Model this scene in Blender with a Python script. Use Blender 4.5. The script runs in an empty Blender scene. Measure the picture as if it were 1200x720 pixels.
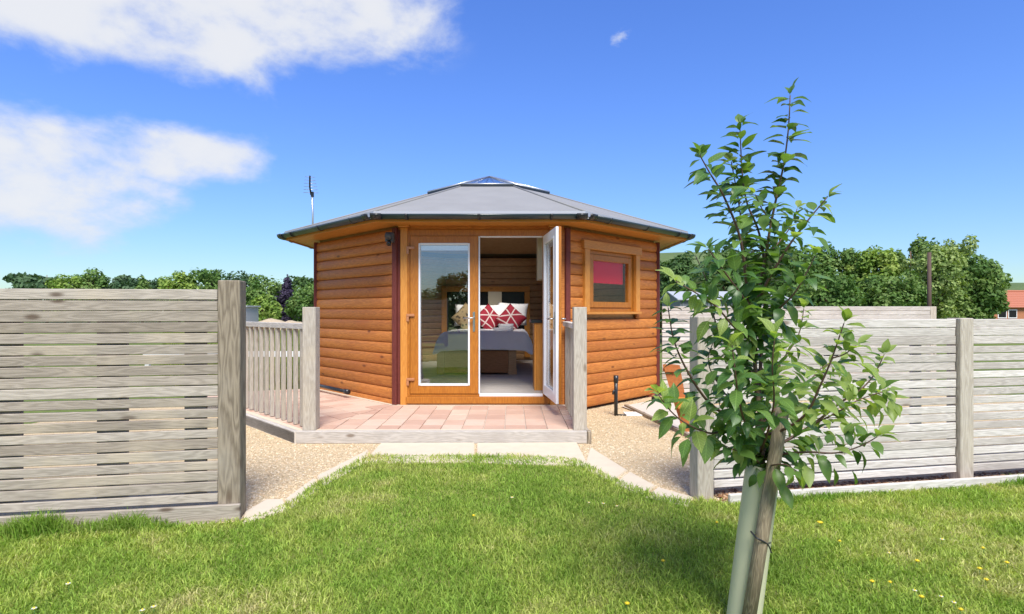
import bpy, bmesh, math, random
import numpy as np
from mathutils import Vector, Matrix, Euler, noise as mnoise
R = math.radians
random.seed(7); RNG = np.random.default_rng(7)
sc = bpy.context.scene
COL = sc.collection

# ------------------------------------------------------------------ camera, sun, sky, exposure
CAMZ = 1.25
FPX = 660.0                                   # focal length in pixels of the 1200 px wide photograph
cd = bpy.data.cameras.new('camera'); cam = bpy.data.objects.new('camera', cd); COL.objects.link(cam)
cd.sensor_width = 36; cd.lens = 36*FPX/1200; cd.clip_start = 0.05; cd.clip_end = 3000
cd.shift_y = 5/1200
cam.location = (0, 0, CAMZ); cam.rotation_euler = (R(90), 0, 0)
sc.camera = cam
SUN_EL, SUN_AZ = R(53), R(12)                 # azimuth to the right of straight behind the camera
sd = Vector((math.sin(SUN_AZ)*math.cos(SUN_EL), -math.cos(SUN_AZ)*math.cos(SUN_EL), math.sin(SUN_EL)))
sl = bpy.data.lights.new('sun', 'SUN'); sun = bpy.data.objects.new('sun', sl); COL.objects.link(sun)
sl.energy = 2.35; sl.angle = R(26); sl.color = (1, .96, .9)
sun.rotation_euler = sd.to_track_quat('Z', 'Y').to_euler(); sun.location = (5, -10, 15)
sc.view_settings.view_transform = 'Standard'; sc.view_settings.look = 'None'
sc.view_settings.gamma = 1; sc.view_settings.exposure = 1.3
sc.render.engine = 'CYCLES'
sc.cycles.max_bounces = 12; sc.cycles.diffuse_bounces = 7; sc.cycles.glossy_bounces = 5; sc.cycles.transparent_max_bounces = 24

def N(nt, t, **kw):
    n = nt.nodes.new(t)
    for k, v in kw.items():
        if k in ('ins',):
            for a, b in v.items():
                if isinstance(b, bpy.types.NodeSocket): nt.links.new(b, n.inputs[a])
                else: n.inputs[a].default_value = b
        else: setattr(n, k, v)
    return n
def MATH(nt, op, a, b=None, c=None, clamp=False):
    n = N(nt, 'ShaderNodeMath', operation=op); n.use_clamp = clamp
    for i, v in enumerate((a, b, c)):
        if v is None: continue
        if isinstance(v, bpy.types.NodeSocket): nt.links.new(v, n.inputs[i])
        else: n.inputs[i].default_value = v
    return n.outputs[0]
def MIX(nt, f, a, b, blend='MIX'):
    n = N(nt, 'ShaderNodeMix', data_type='RGBA', blend_type=blend)
    for i, v in ((0, f), (6, a), (7, b)):
        if isinstance(v, bpy.types.NodeSocket): nt.links.new(v, n.inputs[i])
        elif isinstance(v, (int, float)): n.inputs[i].default_value = v
        else: n.inputs[i].default_value = (*v[:3], 1)
    return n.outputs[2]
def SMOOTH(nt, v, a, b, c=0.0, d=1.0):
    n = N(nt, 'ShaderNodeMapRange', interpolation_type='SMOOTHSTEP')
    nt.links.new(v, n.inputs[0]); n.inputs[1].default_value = a; n.inputs[2].default_value = b
    n.inputs[3].default_value = c; n.inputs[4].default_value = d
    return n.outputs[0]

w = bpy.data.worlds.new('World'); sc.world = w; w.use_nodes = True
nt = w.node_tree; nt.nodes.clear()
SKYS = 0.14
sky = N(nt, 'ShaderNodeTexSky', sky_type='NISHITA')
sky.sun_disc = False; sky.sun_elevation = SUN_EL; sky.sun_rotation = math.pi - SUN_AZ
sky.air_density = 1.0; sky.dust_density = 0.25; sky.ozone_density = 3.5; sky.altitude = 0
hs = N(nt, 'ShaderNodeHueSaturation', ins={'Hue': .518, 'Saturation': 1.2, 'Value': 1.0, 'Color': sky.outputs[0]})
tcw = N(nt, 'ShaderNodeTexCoord')
dirv = tcw.outputs['Generated']
def vm(op, a, b=None):
    n = N(nt, 'ShaderNodeVectorMath', operation=op)
    for i, v in enumerate((a, b)):
        if v is None: continue
        if isinstance(v, bpy.types.NodeSocket): nt.links.new(v, n.inputs[i])
        else: n.inputs[i].default_value = v
    return n
# cloud banks: (direction, half extents), spread round the whole sky
BANKS = [((-.72, 1, .575), (.48, .5, .17)), ((-.36, 1, .55), (.27, .5, .13)), ((-.9, 1, .25), (.30, .4, .17)),
         ((-.66, 1, .29), (.26, .4, .075)), ((-1.3, .9, .5), (.4, .4, .22)),
         ((-1.0, -.4, .5), (.5, .6, .22)), ((.9, -1, .45), (.6, .6, .2)), ((-.3, -1, .38), (.5, .5, .15)), ((.1, -1, .9), (.6, .5, .25)),  # banks out of view, here and below, added for white fill light
         ((1.2, -.1, .7), (.5, .5, .2)), ((-.2, -.2, 1.2), (.5, .45, .35)), ((-1, -.8, 1), (.4, .4, .25)), ((.9, -.4, 1.1), (.4, .35, .25))]
mask = None
for (c, e) in BANKS:
    c = Vector(c); L = c.length; c.normalize()
    d = vm('SUBTRACT', dirv, tuple(c)).outputs[0]
    d = vm('DIVIDE', d, tuple(x/L for x in e)).outputs[0]
    ln = vm('LENGTH', d).outputs['Value']
    m = SMOOTH(nt, ln, .35, 1.25, 1.0, 0.0)
    mask = m if mask is None else MATH(nt, 'MAXIMUM', mask, m)
mpw = N(nt, 'ShaderNodeMapping'); nt.links.new(dirv, mpw.inputs[0]); mpw.inputs['Scale'].default_value = (1, 1, 1.7)
n1 = N(nt, 'ShaderNodeTexNoise', ins={'Vector': mpw.outputs[0], 'Scale': 6.4, 'Detail': 11, 'Roughness': .58, 'Distortion': .12})
n2 = N(nt, 'ShaderNodeTexNoise', ins={'Vector': mpw.outputs[0], 'Scale': 2.1, 'Detail': 5, 'Roughness': .6, 'Distortion': .6})
n3 = N(nt, 'ShaderNodeTexNoise', ins={'Vector': mpw.outputs[0], 'Scale': 2.6, 'Detail': 3, 'Roughness': .5})
den = MATH(nt, 'ADD', MATH(nt, 'MULTIPLY', mask, .82), MATH(nt, 'ADD', MATH(nt, 'MULTIPLY_ADD', n1.outputs[0], 1.9, -.95), MATH(nt, 'MULTIPLY_ADD', n3.outputs[0], 1.1, -.55)))
alpha = MATH(nt, 'MULTIPLY', SMOOTH(nt, den, .22, .85, 0, .93), SMOOTH(nt, mask, 0.0, .25))
cv = Vector((.19, 1, .487)); cv.normalize()
n4 = N(nt, 'ShaderNodeTexNoise', ins={'Vector': mpw.outputs[0], 'Scale': 42, 'Detail': 5, 'Roughness': .6})
ml = vm('LENGTH', vm('DIVIDE', vm('SUBTRACT', dirv, tuple(cv)).outputs[0], (.02, .1, .011)).outputs[0]).outputs['Value']
small = SMOOTH(nt, MATH(nt, 'ADD', MATH(nt, 'MULTIPLY_ADD', ml, -.7, .75), MATH(nt, 'MULTIPLY_ADD', n4.outputs[0], 2.0, -1.0)), .1, .9, 0, .6)
alpha = MATH(nt, 'MAXIMUM', alpha, small)
wisp = MATH(nt, 'MULTIPLY', SMOOTH(nt, n2.outputs[0], .60, .85, 0, .12), SMOOTH(nt, n1.outputs[0], .4, .65))
alpha = MATH(nt, 'MAXIMUM', alpha, wisp)
cshade = MIX(nt, SMOOTH(nt, den, .35, 1.0), (.66/SKYS, .72/SKYS, .85/SKYS), (.82/SKYS, .83/SKYS, .85/SKYS))
expo = 2**(-sc.view_settings.exposure)
cshade = MIX(nt, 1.0, cshade, (expo*1.06, expo*1.06, expo*1.06), 'MULTIPLY')
lum = N(nt, 'ShaderNodeRGBToBW', ins={0: hs.outputs[0]})
comp = MATH(nt, 'DIVIDE', .80, MATH(nt, 'MULTIPLY_ADD', lum.outputs[0], .17, 1.0))
cc0 = N(nt, 'ShaderNodeVectorMath', operation='SCALE', ins={0: hs.outputs[0], 'Scale': comp})
cc_ = N(nt, 'ShaderNodeVectorMath', operation='MULTIPLY', ins={0: cc0.outputs[0], 1: (.88, 1.0, 1.08)})
csky = MIX(nt, alpha, cc_.outputs[0], cshade)
bg = N(nt, 'ShaderNodeBackground', ins={'Color': csky, 'Strength': SKYS})
wo = N(nt, 'ShaderNodeOutputWorld'); nt.links.new(bg.outputs[0], wo.inputs[0])

# ------------------------------------------------------------------ helpers
def P(px, py, Y):            # a point of the place, from where it is seen and how far off it stands
    return Vector(((px-600)/FPX*Y, Y, CAMZ+(365-py)/FPX*Y))
def G(px, py, z=0.0):        # same, for points on a level surface
    Y = FPX*(CAMZ-z)/(py-365.0)
    return Vector(((px-600)/FPX*Y, Y, z))

def tag(o, label=None, cat=None, group=None, kind=None):
    if label: o['label'] = label
    if cat: o['category'] = cat
    if group: o['group'] = group
    if kind: o['kind'] = kind
    return o
def empty(name, loc=(0, 0, 0), rz=0.0, parent=None):
    o = bpy.data.objects.new(name, None); COL.objects.link(o)
    o.location = loc; o.rotation_euler = (0, 0, rz); o.empty_display_size = .1
    if parent: o.parent = parent
    return o
def link(name, me, parent=None, loc=(0, 0, 0), rot=(0, 0, 0), scale=(1, 1, 1)):
    o = bpy.data.objects.new(name, me); COL.objects.link(o)
    o.location = loc; o.rotation_euler = rot; o.scale = scale
    if parent: o.parent = parent
    return o
class MB:
    def __init__(s): s.v = []; s.f = []; s.sm = []
    def add(s, vs, fs, smooth=False):
        b = len(s.v); s.v += [tuple(x) for x in vs]; s.f += [tuple(i+b for i in f) for f in fs]; s.sm += [smooth]*len(fs)
        return s
    def box(s, x0, x1, y0, y1, z0, z1, M=None):
        vs = [Vector((x, y, z)) for z in (z0, z1) for (x, y) in ((x0, y0), (x1, y0), (x1, y1), (x0, y1))]
        if M: vs = [M @ v for v in vs]
        return s.add(vs, [(3, 2, 1, 0), (4, 5, 6, 7), (0, 1, 5, 4), (1, 2, 6, 5), (2, 3, 7, 6), (3, 0, 4, 7)])
    def prism(s, poly, z0, z1):
        n = len(poly)
        a = sum(poly[i][0]*poly[(i+1) % n][1]-poly[(i+1) % n][0]*poly[i][1] for i in range(n))
        if a < 0: poly = poly[::-1]
        vs = [(p[0], p[1], z0) for p in poly]+[(p[0], p[1], z1) for p in poly]
        fs = [tuple(range(n-1, -1, -1)), tuple(range(n, 2*n))]+[(i, (i+1) % n, n+(i+1) % n, n+i) for i in range(n)]
        return s.add(vs, fs)
    def tube(s, pts, rad, seg=8, caps=True):
        pts = [Vector(p) for p in pts]; n = len(pts)
        if not hasattr(rad, '__len__'): rad = [rad]*n
        vs = []; fs = []; ref = None
        for i, p in enumerate(pts):
            t = (pts[min(i+1, n-1)]-pts[max(i-1, 0)]).normalized()
            if ref is None:
                ref = t.orthogonal().normalized()
            ref = (ref-t*ref.dot(t)).normalized(); b = t.cross(ref)
            for k in range(seg):
                a = 2*math.pi*k/seg
                vs.append(p+(ref*math.cos(a)+b*math.sin(a))*rad[i])
        for i in range(n-1):
            for k in range(seg):
                k2 = (k+1) % seg
                fs.append((i*seg+k, i*seg+k2, (i+1)*seg+k2, (i+1)*seg+k))
        if caps: fs += [tuple(range(seg-1, -1, -1)), tuple(range((n-1)*seg, n*seg))]
        return s.add(vs, fs, True)
    def extr(s, prof, x0, x1, inset=0.0, closed=True):    # profile in (y,z), swept along x; ends drawn in a little
        n = len(prof); cy = sum(p[0] for p in prof)/n; cz = sum(p[1] for p in prof)/n
        rings = []
        xs = [(x0, .82), (x0+inset, 1), (x1-inset, 1), (x1, .82)] if inset else [(x0, 1), (x1, 1)]
        vs = [(x, cy+(p[0]-cy)*q, cz+(p[1]-cz)*q) for (x, q) in xs for p in prof]
        fs = []
        for r in range(len(xs)-1):
            for k in range(n if closed else n-1):
                k2 = (k+1) % n
                fs.append((r*n+k, r*n+k2, (r+1)*n+k2, (r+1)*n+k))
        if closed:
            fs += [tuple(range(n-1, -1, -1)), tuple((len(xs)-1)*n+k for k in range(n))]
        return s.add(vs, fs, True)
    def mesh(s, name, mat):
        me = bpy.data.meshes.new(name); me.from_pydata(s.v, [], s.f); me.materials.append(mat)
        me.polygons.foreach_set('use_smooth', s.sm)
        bm = bmesh.new(); bm.from_mesh(me); bmesh.ops.recalc_face_normals(bm, faces=bm.faces); bm.to_mesh(me); bm.free()
        me.update()
        return me
    def build(s, name, mat, parent=None, loc=(0, 0, 0), rot=(0, 0, 0)):
        return link(name, s.mesh(name, mat), parent, loc, rot)
_bc = {}
def bevbox(dx, dy, dz, mat, bev=.003):     # centred box with chamfered edges, shared between equal pieces
    key = (round(dx, 3), round(dy, 3), round(dz, 3), mat.name, bev)
    if key not in _bc:
        bm = bmesh.new(); bmesh.ops.create_cube(bm, size=1)
        bmesh.ops.scale(bm, vec=(dx, dy, dz), verts=bm.verts)
        bmesh.ops.bevel(bm, geom=bm.edges[:], offset=bev, segments=1, affect='EDGES')
        me = bpy.data.meshes.new('board'); bm.to_mesh(me); bm.free(); me.materials.append(mat); _bc[key] = me
    return _bc[key]
def bbox(name, x0, x1, y0, y1, z0, z1, mat, parent=None, bev=.003, rot=(0, 0, 0)):
    return link(name, bevbox(x1-x0, y1-y0, z1-z0, mat, bev), parent, ((x0+x1)/2, (y0+y1)/2, (z0+z1)/2), rot)
def npmesh(name, verts, faces_flat, nper, mat, col=None):
    me = bpy.data.meshes.new(name); nf = len(faces_flat)//nper
    me.vertices.add(len(verts)); me.vertices.foreach_set('co', np.asarray(verts, np.float32).ravel())
    me.loops.add(len(faces_flat)); me.loops.foreach_set('vertex_index', np.asarray(faces_flat, np.int32))
    me.polygons.add(nf); me.polygons.foreach_set('loop_start', np.arange(nf, dtype=np.int32)*nper)
    me.update(calc_edges=True)
    if col is not None:
        a = me.attributes.new('tint', 'FLOAT_COLOR', 'POINT'); a.data.foreach_set('color', np.asarray(col, np.float32).ravel())
    me.materials.append(mat)
    return me

# ------------------------------------------------------------------ materials
def newmat(name):
    m = bpy.data.materials.new(name); m.use_nodes = True; nt = m.node_tree
    b = nt.nodes['Principled BSDF']; return m, nt, b
def plain(name, col, rough=.5, metal=0.0, spec=.5, var=0.0, bump=0.0, scale=40):
    m, nt, b = newmat(name)
    b.inputs['Roughness'].default_value = rough; b.inputs['Metallic'].default_value = metal
    b.inputs['Specular IOR Level'].default_value = spec
    tc = N(nt, 'ShaderNodeTexCoord')
    no = N(nt, 'ShaderNodeTexNoise', ins={'Vector': tc.outputs['Object'], 'Scale': scale, 'Detail': 5})
    v = max(var, .04)
    nt.links.new(MIX(nt, no.outputs[0], [c*(1-v) for c in col], [min(1, c*(1+v)) for c in col]), b.inputs['Base Color'])
    if bump:
        bp = N(nt, 'ShaderNodeBump', ins={'Height': no.outputs[0], 'Strength': bump, 'Distance': .01}); nt.links.new(bp.outputs[0], b.inputs['Normal'])
    return m
def wood(name, ca, cb, dark, rough=.75, spec=.3, var=.25, knots=.8, bump=.25, coat=0.0, axis='X', gs=1.0, hue=0.0, stain=None):
    m, nt, b = newmat(name)
    tc = N(nt, 'ShaderNodeTexCoord'); oi = N(nt, 'ShaderNodeObjectInfo')
    off = N(nt, 'ShaderNodeCombineXYZ', ins={0: MATH(nt, 'MULTIPLY', oi.outputs['Random'], 37.0), 1: MATH(nt, 'MULTIPLY', oi.outputs['Random'], 91.0), 2: MATH(nt, 'MULTIPLY', oi.outputs['Random'], 13.0)})
    ad = N(nt, 'ShaderNodeVectorMath', operation='ADD', ins={0: tc.outputs['Object'], 1: off.outputs[0]})
    mp = N(nt, 'ShaderNodeMapping'); nt.links.new(ad.outputs[0], mp.inputs[0])
    s = (1.0, 9.0, 9.0) if axis == 'X' else (9.0, 9.0, 1.0)
    mp.inputs['Scale'].default_value = [x*gs for x in s]
    big = N(nt, 'ShaderNodeTexNoise', ins={'Vector': mp.outputs[0], 'Scale': 1.6, 'Detail': 3, 'Roughness': .5})
    # growth rings: bands of a slowly varying field
    ring = MATH(nt, 'FRACT', MATH(nt, 'MULTIPLY', big.outputs[0], 11.0))
    ring = MATH(nt, 'ABSOLUTE', MATH(nt, 'MULTIPLY_ADD', ring, 2.0, -1.0))
    fine = N(nt, 'ShaderNodeTexNoise', ins={'Vector': mp.outputs[0], 'Scale': 13.0, 'Detail': 7, 'Roughness': .7})
    g = MATH(nt, 'ADD', MATH(nt, 'MULTIPLY', ring, .45), MATH(nt, 'MULTIPLY', fine.outputs[0], .75))
    g = SMOOTH(nt, g, .25, .95)
    # knots
    mk = N(nt, 'ShaderNodeMapping'); nt.links.new(ad.outputs[0], mk.inputs[0])
    mk.inputs['Scale'].default_value = (2.6, 7, 7) if axis == 'X' else (7, 7, 2.6)
    vo = N(nt, 'ShaderNodeTexVoronoi', ins={'Vector': mk.outputs[0], 'Scale': 1.25})
    kn = SMOOTH(nt, vo.outputs['Distance'], .06, .2, 1, 0)
    wn = N(nt, 'ShaderNodeTexWhiteNoise', ins={'Vector': vo.outputs['Position']})
    kn = MATH(nt, 'MULTIPLY', kn, SMOOTH(nt, wn.outputs[0], .5, .62))
    c = MIX(nt, g, cb, ca)
    ov = MATH(nt, 'MULTIPLY_ADD', oi.outputs['Random'], 2*var, 1-var)
    cv = N(nt, 'ShaderNodeCombineXYZ', ins={0: ov, 1: MATH(nt, 'POWER', ov, 1.0+hue), 2: MATH(nt, 'POWER', ov, 1.0+2*hue)})
    c = MIX(nt, 1.0, c, cv.outputs[0], 'MULTIPLY')
    blot = N(nt, 'ShaderNodeTexNoise', ins={'Vector': ad.outputs[0], 'Scale': 2.3, 'Detail': 4})
    if stain: c = MIX(nt, SMOOTH(nt, blot.outputs[0], .5, .72, 0, .65), c, stain)
    c = MIX(nt, MATH(nt, 'MULTIPLY', kn, knots), c, dark)
    nt.links.new(c, b.inputs['Base Color'])
    b.inputs['Specular IOR Level'].default_value = spec
    nt.links.new(MATH(nt, 'MULTIPLY_ADD', fine.outputs[0], .25, rough-.12), b.inputs['Roughness'])
    if coat: b.inputs['Coat Weight'].default_value = coat; b.inputs['Coat Roughness'].default_value = .3
    bp = N(nt, 'ShaderNodeBump', ins={'Height': MATH(nt, 'SUBTRACT', g, MATH(nt, 'MULTIPLY', kn, .6)), 'Strength': bump, 'Distance': .004})
    nt.links.new(bp.outputs[0], b.inputs['Normal'])
    return m
def glassmat(name, ior=1.5, tint=(1, 1, 1), rough=0.0):
    m, nt, b = newmat(name); nt.nodes.remove(b)
    lw = N(nt, 'ShaderNodeLayerWeight', ins={'Blend': .5}); f0 = ((ior-1)/(ior+1))**2
    frv = MATH(nt, 'MULTIPLY_ADD', MATH(nt, 'POWER', lw.outputs['Facing'], 5.0), 1-f0, f0)
    tr = N(nt, 'ShaderNodeBsdfTransparent', ins={'Color': (*tint, 1)})
    gl = N(nt, 'ShaderNodeBsdfGlossy', ins={'Roughness': rough})
    mx = N(nt, 'ShaderNodeMixShader', ins={0: frv, 1: tr.outputs[0], 2: gl.outputs[0]})
    nt.links.new(mx.outputs[0], nt.nodes['Material Output'].inputs[0])
    return m
def leafmat(name, col, col2, trans=.35, rough=.45, attr=False, spec=.4, vein=False):
    m, nt, b = newmat(name)
    oi = N(nt, 'ShaderNodeObjectInfo')
    if attr:
        at = N(nt, 'ShaderNodeAttribute', attribute_name='tint'); c = at.outputs['Color']
    else:
        c = MIX(nt, oi.outputs['Random'], col, col2)
        if vein:
            tc = N(nt, 'ShaderNodeTexCoord'); sx = N(nt, 'ShaderNodeSeparateXYZ', ins={0: tc.outputs['Object']})
            ay = MATH(nt, 'ABSOLUTE', sx.outputs[1])
            vv = MATH(nt, 'FRACT', MATH(nt, 'MULTIPLY', MATH(nt, 'SUBTRACT', sx.outputs[0], MATH(nt, 'MULTIPLY', ay, .9)), 95.0))
            vv = MATH(nt, 'MAXIMUM', SMOOTH(nt, vv, .0, .22, .5, 0), SMOOTH(nt, ay, .0, .0016, .8, 0))
            c = MIX(nt, vv, c, [x*1.7+.02 for x in col2])
    nt.links.new(c, b.inputs['Base Color']); b.inputs['Roughness'].default_value = rough
    b.inputs['Specular IOR Level'].default_value = spec
    tl = N(nt, 'ShaderNodeBsdfTranslucent'); nt.links.new(MIX(nt, 1.0, c, (1.5, 1.6, .6), 'MULTIPLY'), tl.inputs[0])
    mx = N(nt, 'ShaderNodeMixShader', ins={0: trans, 1: b.outputs[0], 2: tl.outputs[0]})
    nt.links.new(mx.outputs[0], nt.nodes['Material Output'].inputs[0])
    return m
M = {}
M['grey_wood'] = wood('weathered grey wood', (.40, .345, .28), (.28, .238, .19), (.12, .085, .06), var=.22, hue=.12, stain=(.50, .42, .31), knots=.95)
M['pale_wood'] = wood('weathered pale wood', (.61, .565, .51), (.46, .42, .37), (.22, .17, .13), var=.2, hue=.09, stain=(.38, .34, .30), knots=.95)
M['post_wood'] = wood('weathered post wood', (.37, .305, .22), (.19, .15, .105), (.13, .09, .06), var=.12, axis='Z', gs=.8, stain=(.36, .32, .26))
M['pale_post'] = wood('pale post wood', (.50, .45, .37), (.37, .32, .255), (.2, .15, .1), var=.08, axis='Z', stain=(.5, .43, .32))
M['log'] = wood('varnished log', (.55, .20, .040), (.38, .122, .023), (.14, .04, .01), rough=.55, spec=.3, var=.22, knots=.9, bump=.12, coat=.12, hue=.25, stain=(.40, .12, .025))
M['honey'] = wood('honey varnished wood', (.62, .27, .055), (.52, .20, .035), (.28, .09, .015), rough=.45, var=.06, knots=.5, bump=.1, coat=.15)
M['honeyZ'] = wood('honey varnished upright wood', (.64, .28, .055), (.54, .21, .035), (.28, .09, .015), rough=.45, var=.06, knots=.5, bump=.1, coat=.15, axis='Z')
M['maroon'] = wood('maroon stained wood', (.17, .04, .03), (.125, .028, .022), (.09, .02, .02), rough=.6, var=.05, knots=.2, axis='Z')
M['oak_pvc'] = wood('golden oak plastic', (.47, .175, .02), (.36, .12, .013), (.3, .09, .01), rough=.4, spec=.45, var=.03, knots=0, bump=.03, axis='Z')
M['in_wood'] = wood('inside pine lining', (.60, .37, .19), (.48, .28, .13), (.16, .07, .025), rough=.6, var=.1, knots=.6)
M['bed_wood'] = wood('bed board wood', (.44, .20, .075), (.34, .145, .05), (.12, .05, .02), rough=.5, var=.04, knots=.3)
M['white_pvc'] = plain('white plastic', (.80, .81, .82), .35)
M['steel'] = plain('brushed handle metal', (.55, .53, .48), .3, 1.0)
M['brass'] = plain('brown hinge metal', (.50, .22, .10), .35, .2)
M['black_pvc'] = plain('black plastic', (.018, .02, .022), .3, spec=.5)
M['gutter'] = plain('dark gutter plastic', (.022, .035, .038), .28, spec=.6)
M['dark_grey'] = plain('dark grey plastic', (.07, .07, .075), .5)
M['cream'] = plain('cream paint', (.62, .55, .40), .5)
M['fabric_white'] = plain('white bedding', (.84, .82, .80), .9, spec=.1, bump=.2, scale=25)
M['red'] = plain('red fabric', (.42, .012, .03), .85, spec=.1, var=.1)
M['red_blind'] = plain('red blind fabric', (.70, .015, .05), .8, spec=.1, var=.06)
M['terracotta'] = plain('rust orange wood', (.40, .13, .03), .65, var=.3, bump=.3, scale=30)
M['brick_red'] = plain('red brick', (.33, .09, .05), .85, var=.2, bump=.3)
M['slab'] = plain('sandstone', (.62, .53, .39), .85, var=.10, bump=.35, scale=9)
M['concrete'] = plain('pale concrete', (.58, .52, .44), .9, var=.1, bump=.3, scale=30)
M['dark_void'] = plain('dark panel', (.012, .011, .012), .25, spec=.3)
M['alu'] = plain('aluminium', (.62, .63, .64), .4, .9)
M['bark'] = plain('brown bark', (.16, .10, .06), .85, var=.35, bump=.6, scale=60)
M['twig'] = plain('reddish twig bark', (.115, .06, .042), .6, var=.3, bump=.3, scale=90)
M['stake'] = wood('stake wood', (.37, .30, .195), (.21, .165, .105), (.1, .07, .04), var=.05, axis='Z', gs=2.2, bump=.5, stain=(.22, .2, .12))
M['glass'] = glassmat('window glass', 2.4, (.98, .99, .985)); M['glass_plain'] = glassmat('thin window glass', 1.35, (.98, .99, .985))
M['sky_glass'] = glassmat('skylight glass', 1.4, (.99, .99, .99))
M['white_paint'] = plain('white painted timber', (.78, .77, .74), .6)
M['shed_grey'] = plain('grey shed boards', (.16, .175, .185), .7, var=.15)
M['shed_roof'] = plain('grey sheet roof', (.40, .42, .43), .6, var=.1)
M['pole_wood'] = plain('tarred pole', (.09, .055, .04), .8, var=.3)
M['yellow'] = plain('yellow petals', (.80, .58, .02), .7)
M['daisy'] = plain('white petals', (.8, .8, .78), .7)
M['stem'] = plain('flower stem', (.10, .2, .04), .6)

def felt():
    m, nt, b = newmat('roofing felt'); tc = N(nt, 'ShaderNodeTexCoord')
    a = N(nt, 'ShaderNodeTexNoise', ins={'Vector': tc.outputs['Object'], 'Scale': 160, 'Detail': 3})
    c = N(nt, 'ShaderNodeTexNoise', ins={'Vector': tc.outputs['Object'], 'Scale': 3, 'Detail': 5})
    f = MATH(nt, 'ADD', MATH(nt, 'MULTIPLY', a.outputs[0], .6), MATH(nt, 'MULTIPLY', c.outputs[0], .5))
    nt.links.new(MIX(nt, f, (.18, .178, .172), (.31, .305, .295)), b.inputs['Base Color']); b.inputs['Roughness'].default_value = .85
    bp = N(nt, 'ShaderNodeBump', ins={'Height': a.outputs[0], 'Strength': .3, 'Distance': .004}); nt.links.new(bp.outputs[0], b.inputs['Normal'])
    return m
M['felt'] = felt(); M['drip'] = plain('pale metal edge', (.46, .46, .48), .5, .3)
def tubemat():
    m, nt, b = newmat('green tree guard plastic')
    b.inputs['Base Color'].default_value = (.80, .80, .56, 1); b.inputs['Roughness'].default_value = .45
    tl = N(nt, 'ShaderNodeBsdfTranslucent', ins={0: (.82, .82, .60, 1)})
    mx = N(nt, 'ShaderNodeMixShader', ins={0: .42, 1: b.outputs[0], 2: tl.outputs[0]}); nt.links.new(mx.outputs[0], nt.nodes['Material Output'].inputs[0])
    return m
M['guard'] = tubemat()
def groundmat(name, cols, scale=3.0, fine=60.0, bump=.5, dist=.02, rough=.95):
    m, nt, b = newmat(name); tc = N(nt, 'ShaderNodeTexCoord')
    a = N(nt, 'ShaderNodeTexNoise', ins={'Vector': tc.outputs['Object'], 'Scale': scale, 'Detail': 6, 'Roughness': .6})
    f = N(nt, 'ShaderNodeTexNoise', ins={'Vector': tc.outputs['Object'], 'Scale': fine, 'Detail': 4, 'Roughness': .6})
    r = N(nt, 'ShaderNodeValToRGB'); e = r.color_ramp.elements
    e[0].position = .3; e[0].color = (*cols[0], 1); e[1].position = .7; e[1].color = (*cols[-1], 1)
    for i, c in enumerate(cols[1:-1]):
        x = e.new(.3+.4*(i+1)/(len(cols)-1)); x.color = (*c, 1)
    nt.links.new(MATH(nt, 'ADD', MATH(nt, 'MULTIPLY', a.outputs[0], .5), MATH(nt, 'MULTIPLY', f.outputs[0], .5)), r.inputs[0])
    nt.links.new(r.outputs[0], b.inputs['Base Color']); b.inputs['Roughness'].default_value = rough; b.inputs['Specular IOR Level'].default_value = .15
    bp = N(nt, 'ShaderNodeBump', ins={'Height': f.outputs[0], 'Strength': bump, 'Distance': dist}); nt.links.new(bp.outputs[0], b.inputs['Normal'])
    return m
M['field'] = groundmat('field grass', [(.09, .12, .03), (.14, .18, .045), (.22, .24, .08)], .25, 12)
M['soil'] = groundmat('lawn thatch', [(.13, .17, .04), (.22, .25, .06), (.33, .3, .13)], 3, 80)
M['gravel'] = groundmat('gravel', [(.42, .31, .18), (.58, .45, .27), (.68, .56, .37)], 14, 90, .9, .012)
M['barkchip'] = groundmat('bark chips', [(.10, .05, .025), (.24, .13, .07), (.42, .3, .19)], 20, 110, 1.0, .015)
M['mound'] = groundmat('sand', [(.36, .27, .17), (.48, .38, .25), (.56, .46, .32)], 1, 8)
M['hill'] = groundmat('hillside', [(.07, .11, .04), (.11, .155, .055), (.16, .2, .08)], .04, .8)
def stonemat():
    m, nt, b = newmat('gravel stones'); at = N(nt, 'ShaderNodeAttribute', attribute_name='tint')
    nt.links.new(at.outputs['Color'], b.inputs['Base Color']); b.inputs['Roughness'].default_value = .85; b.inputs['Specular IOR Level'].default_value = .2
    return m
M['stones'] = stonemat()
M['blade'] = leafmat('grass blades', None, None, trans=.35, rough=.6, attr=True, spec=.2)
M['crown'] = leafmat('tree leaves', None, None, trans=.25, rough=.6, attr=True, spec=.2)
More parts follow.
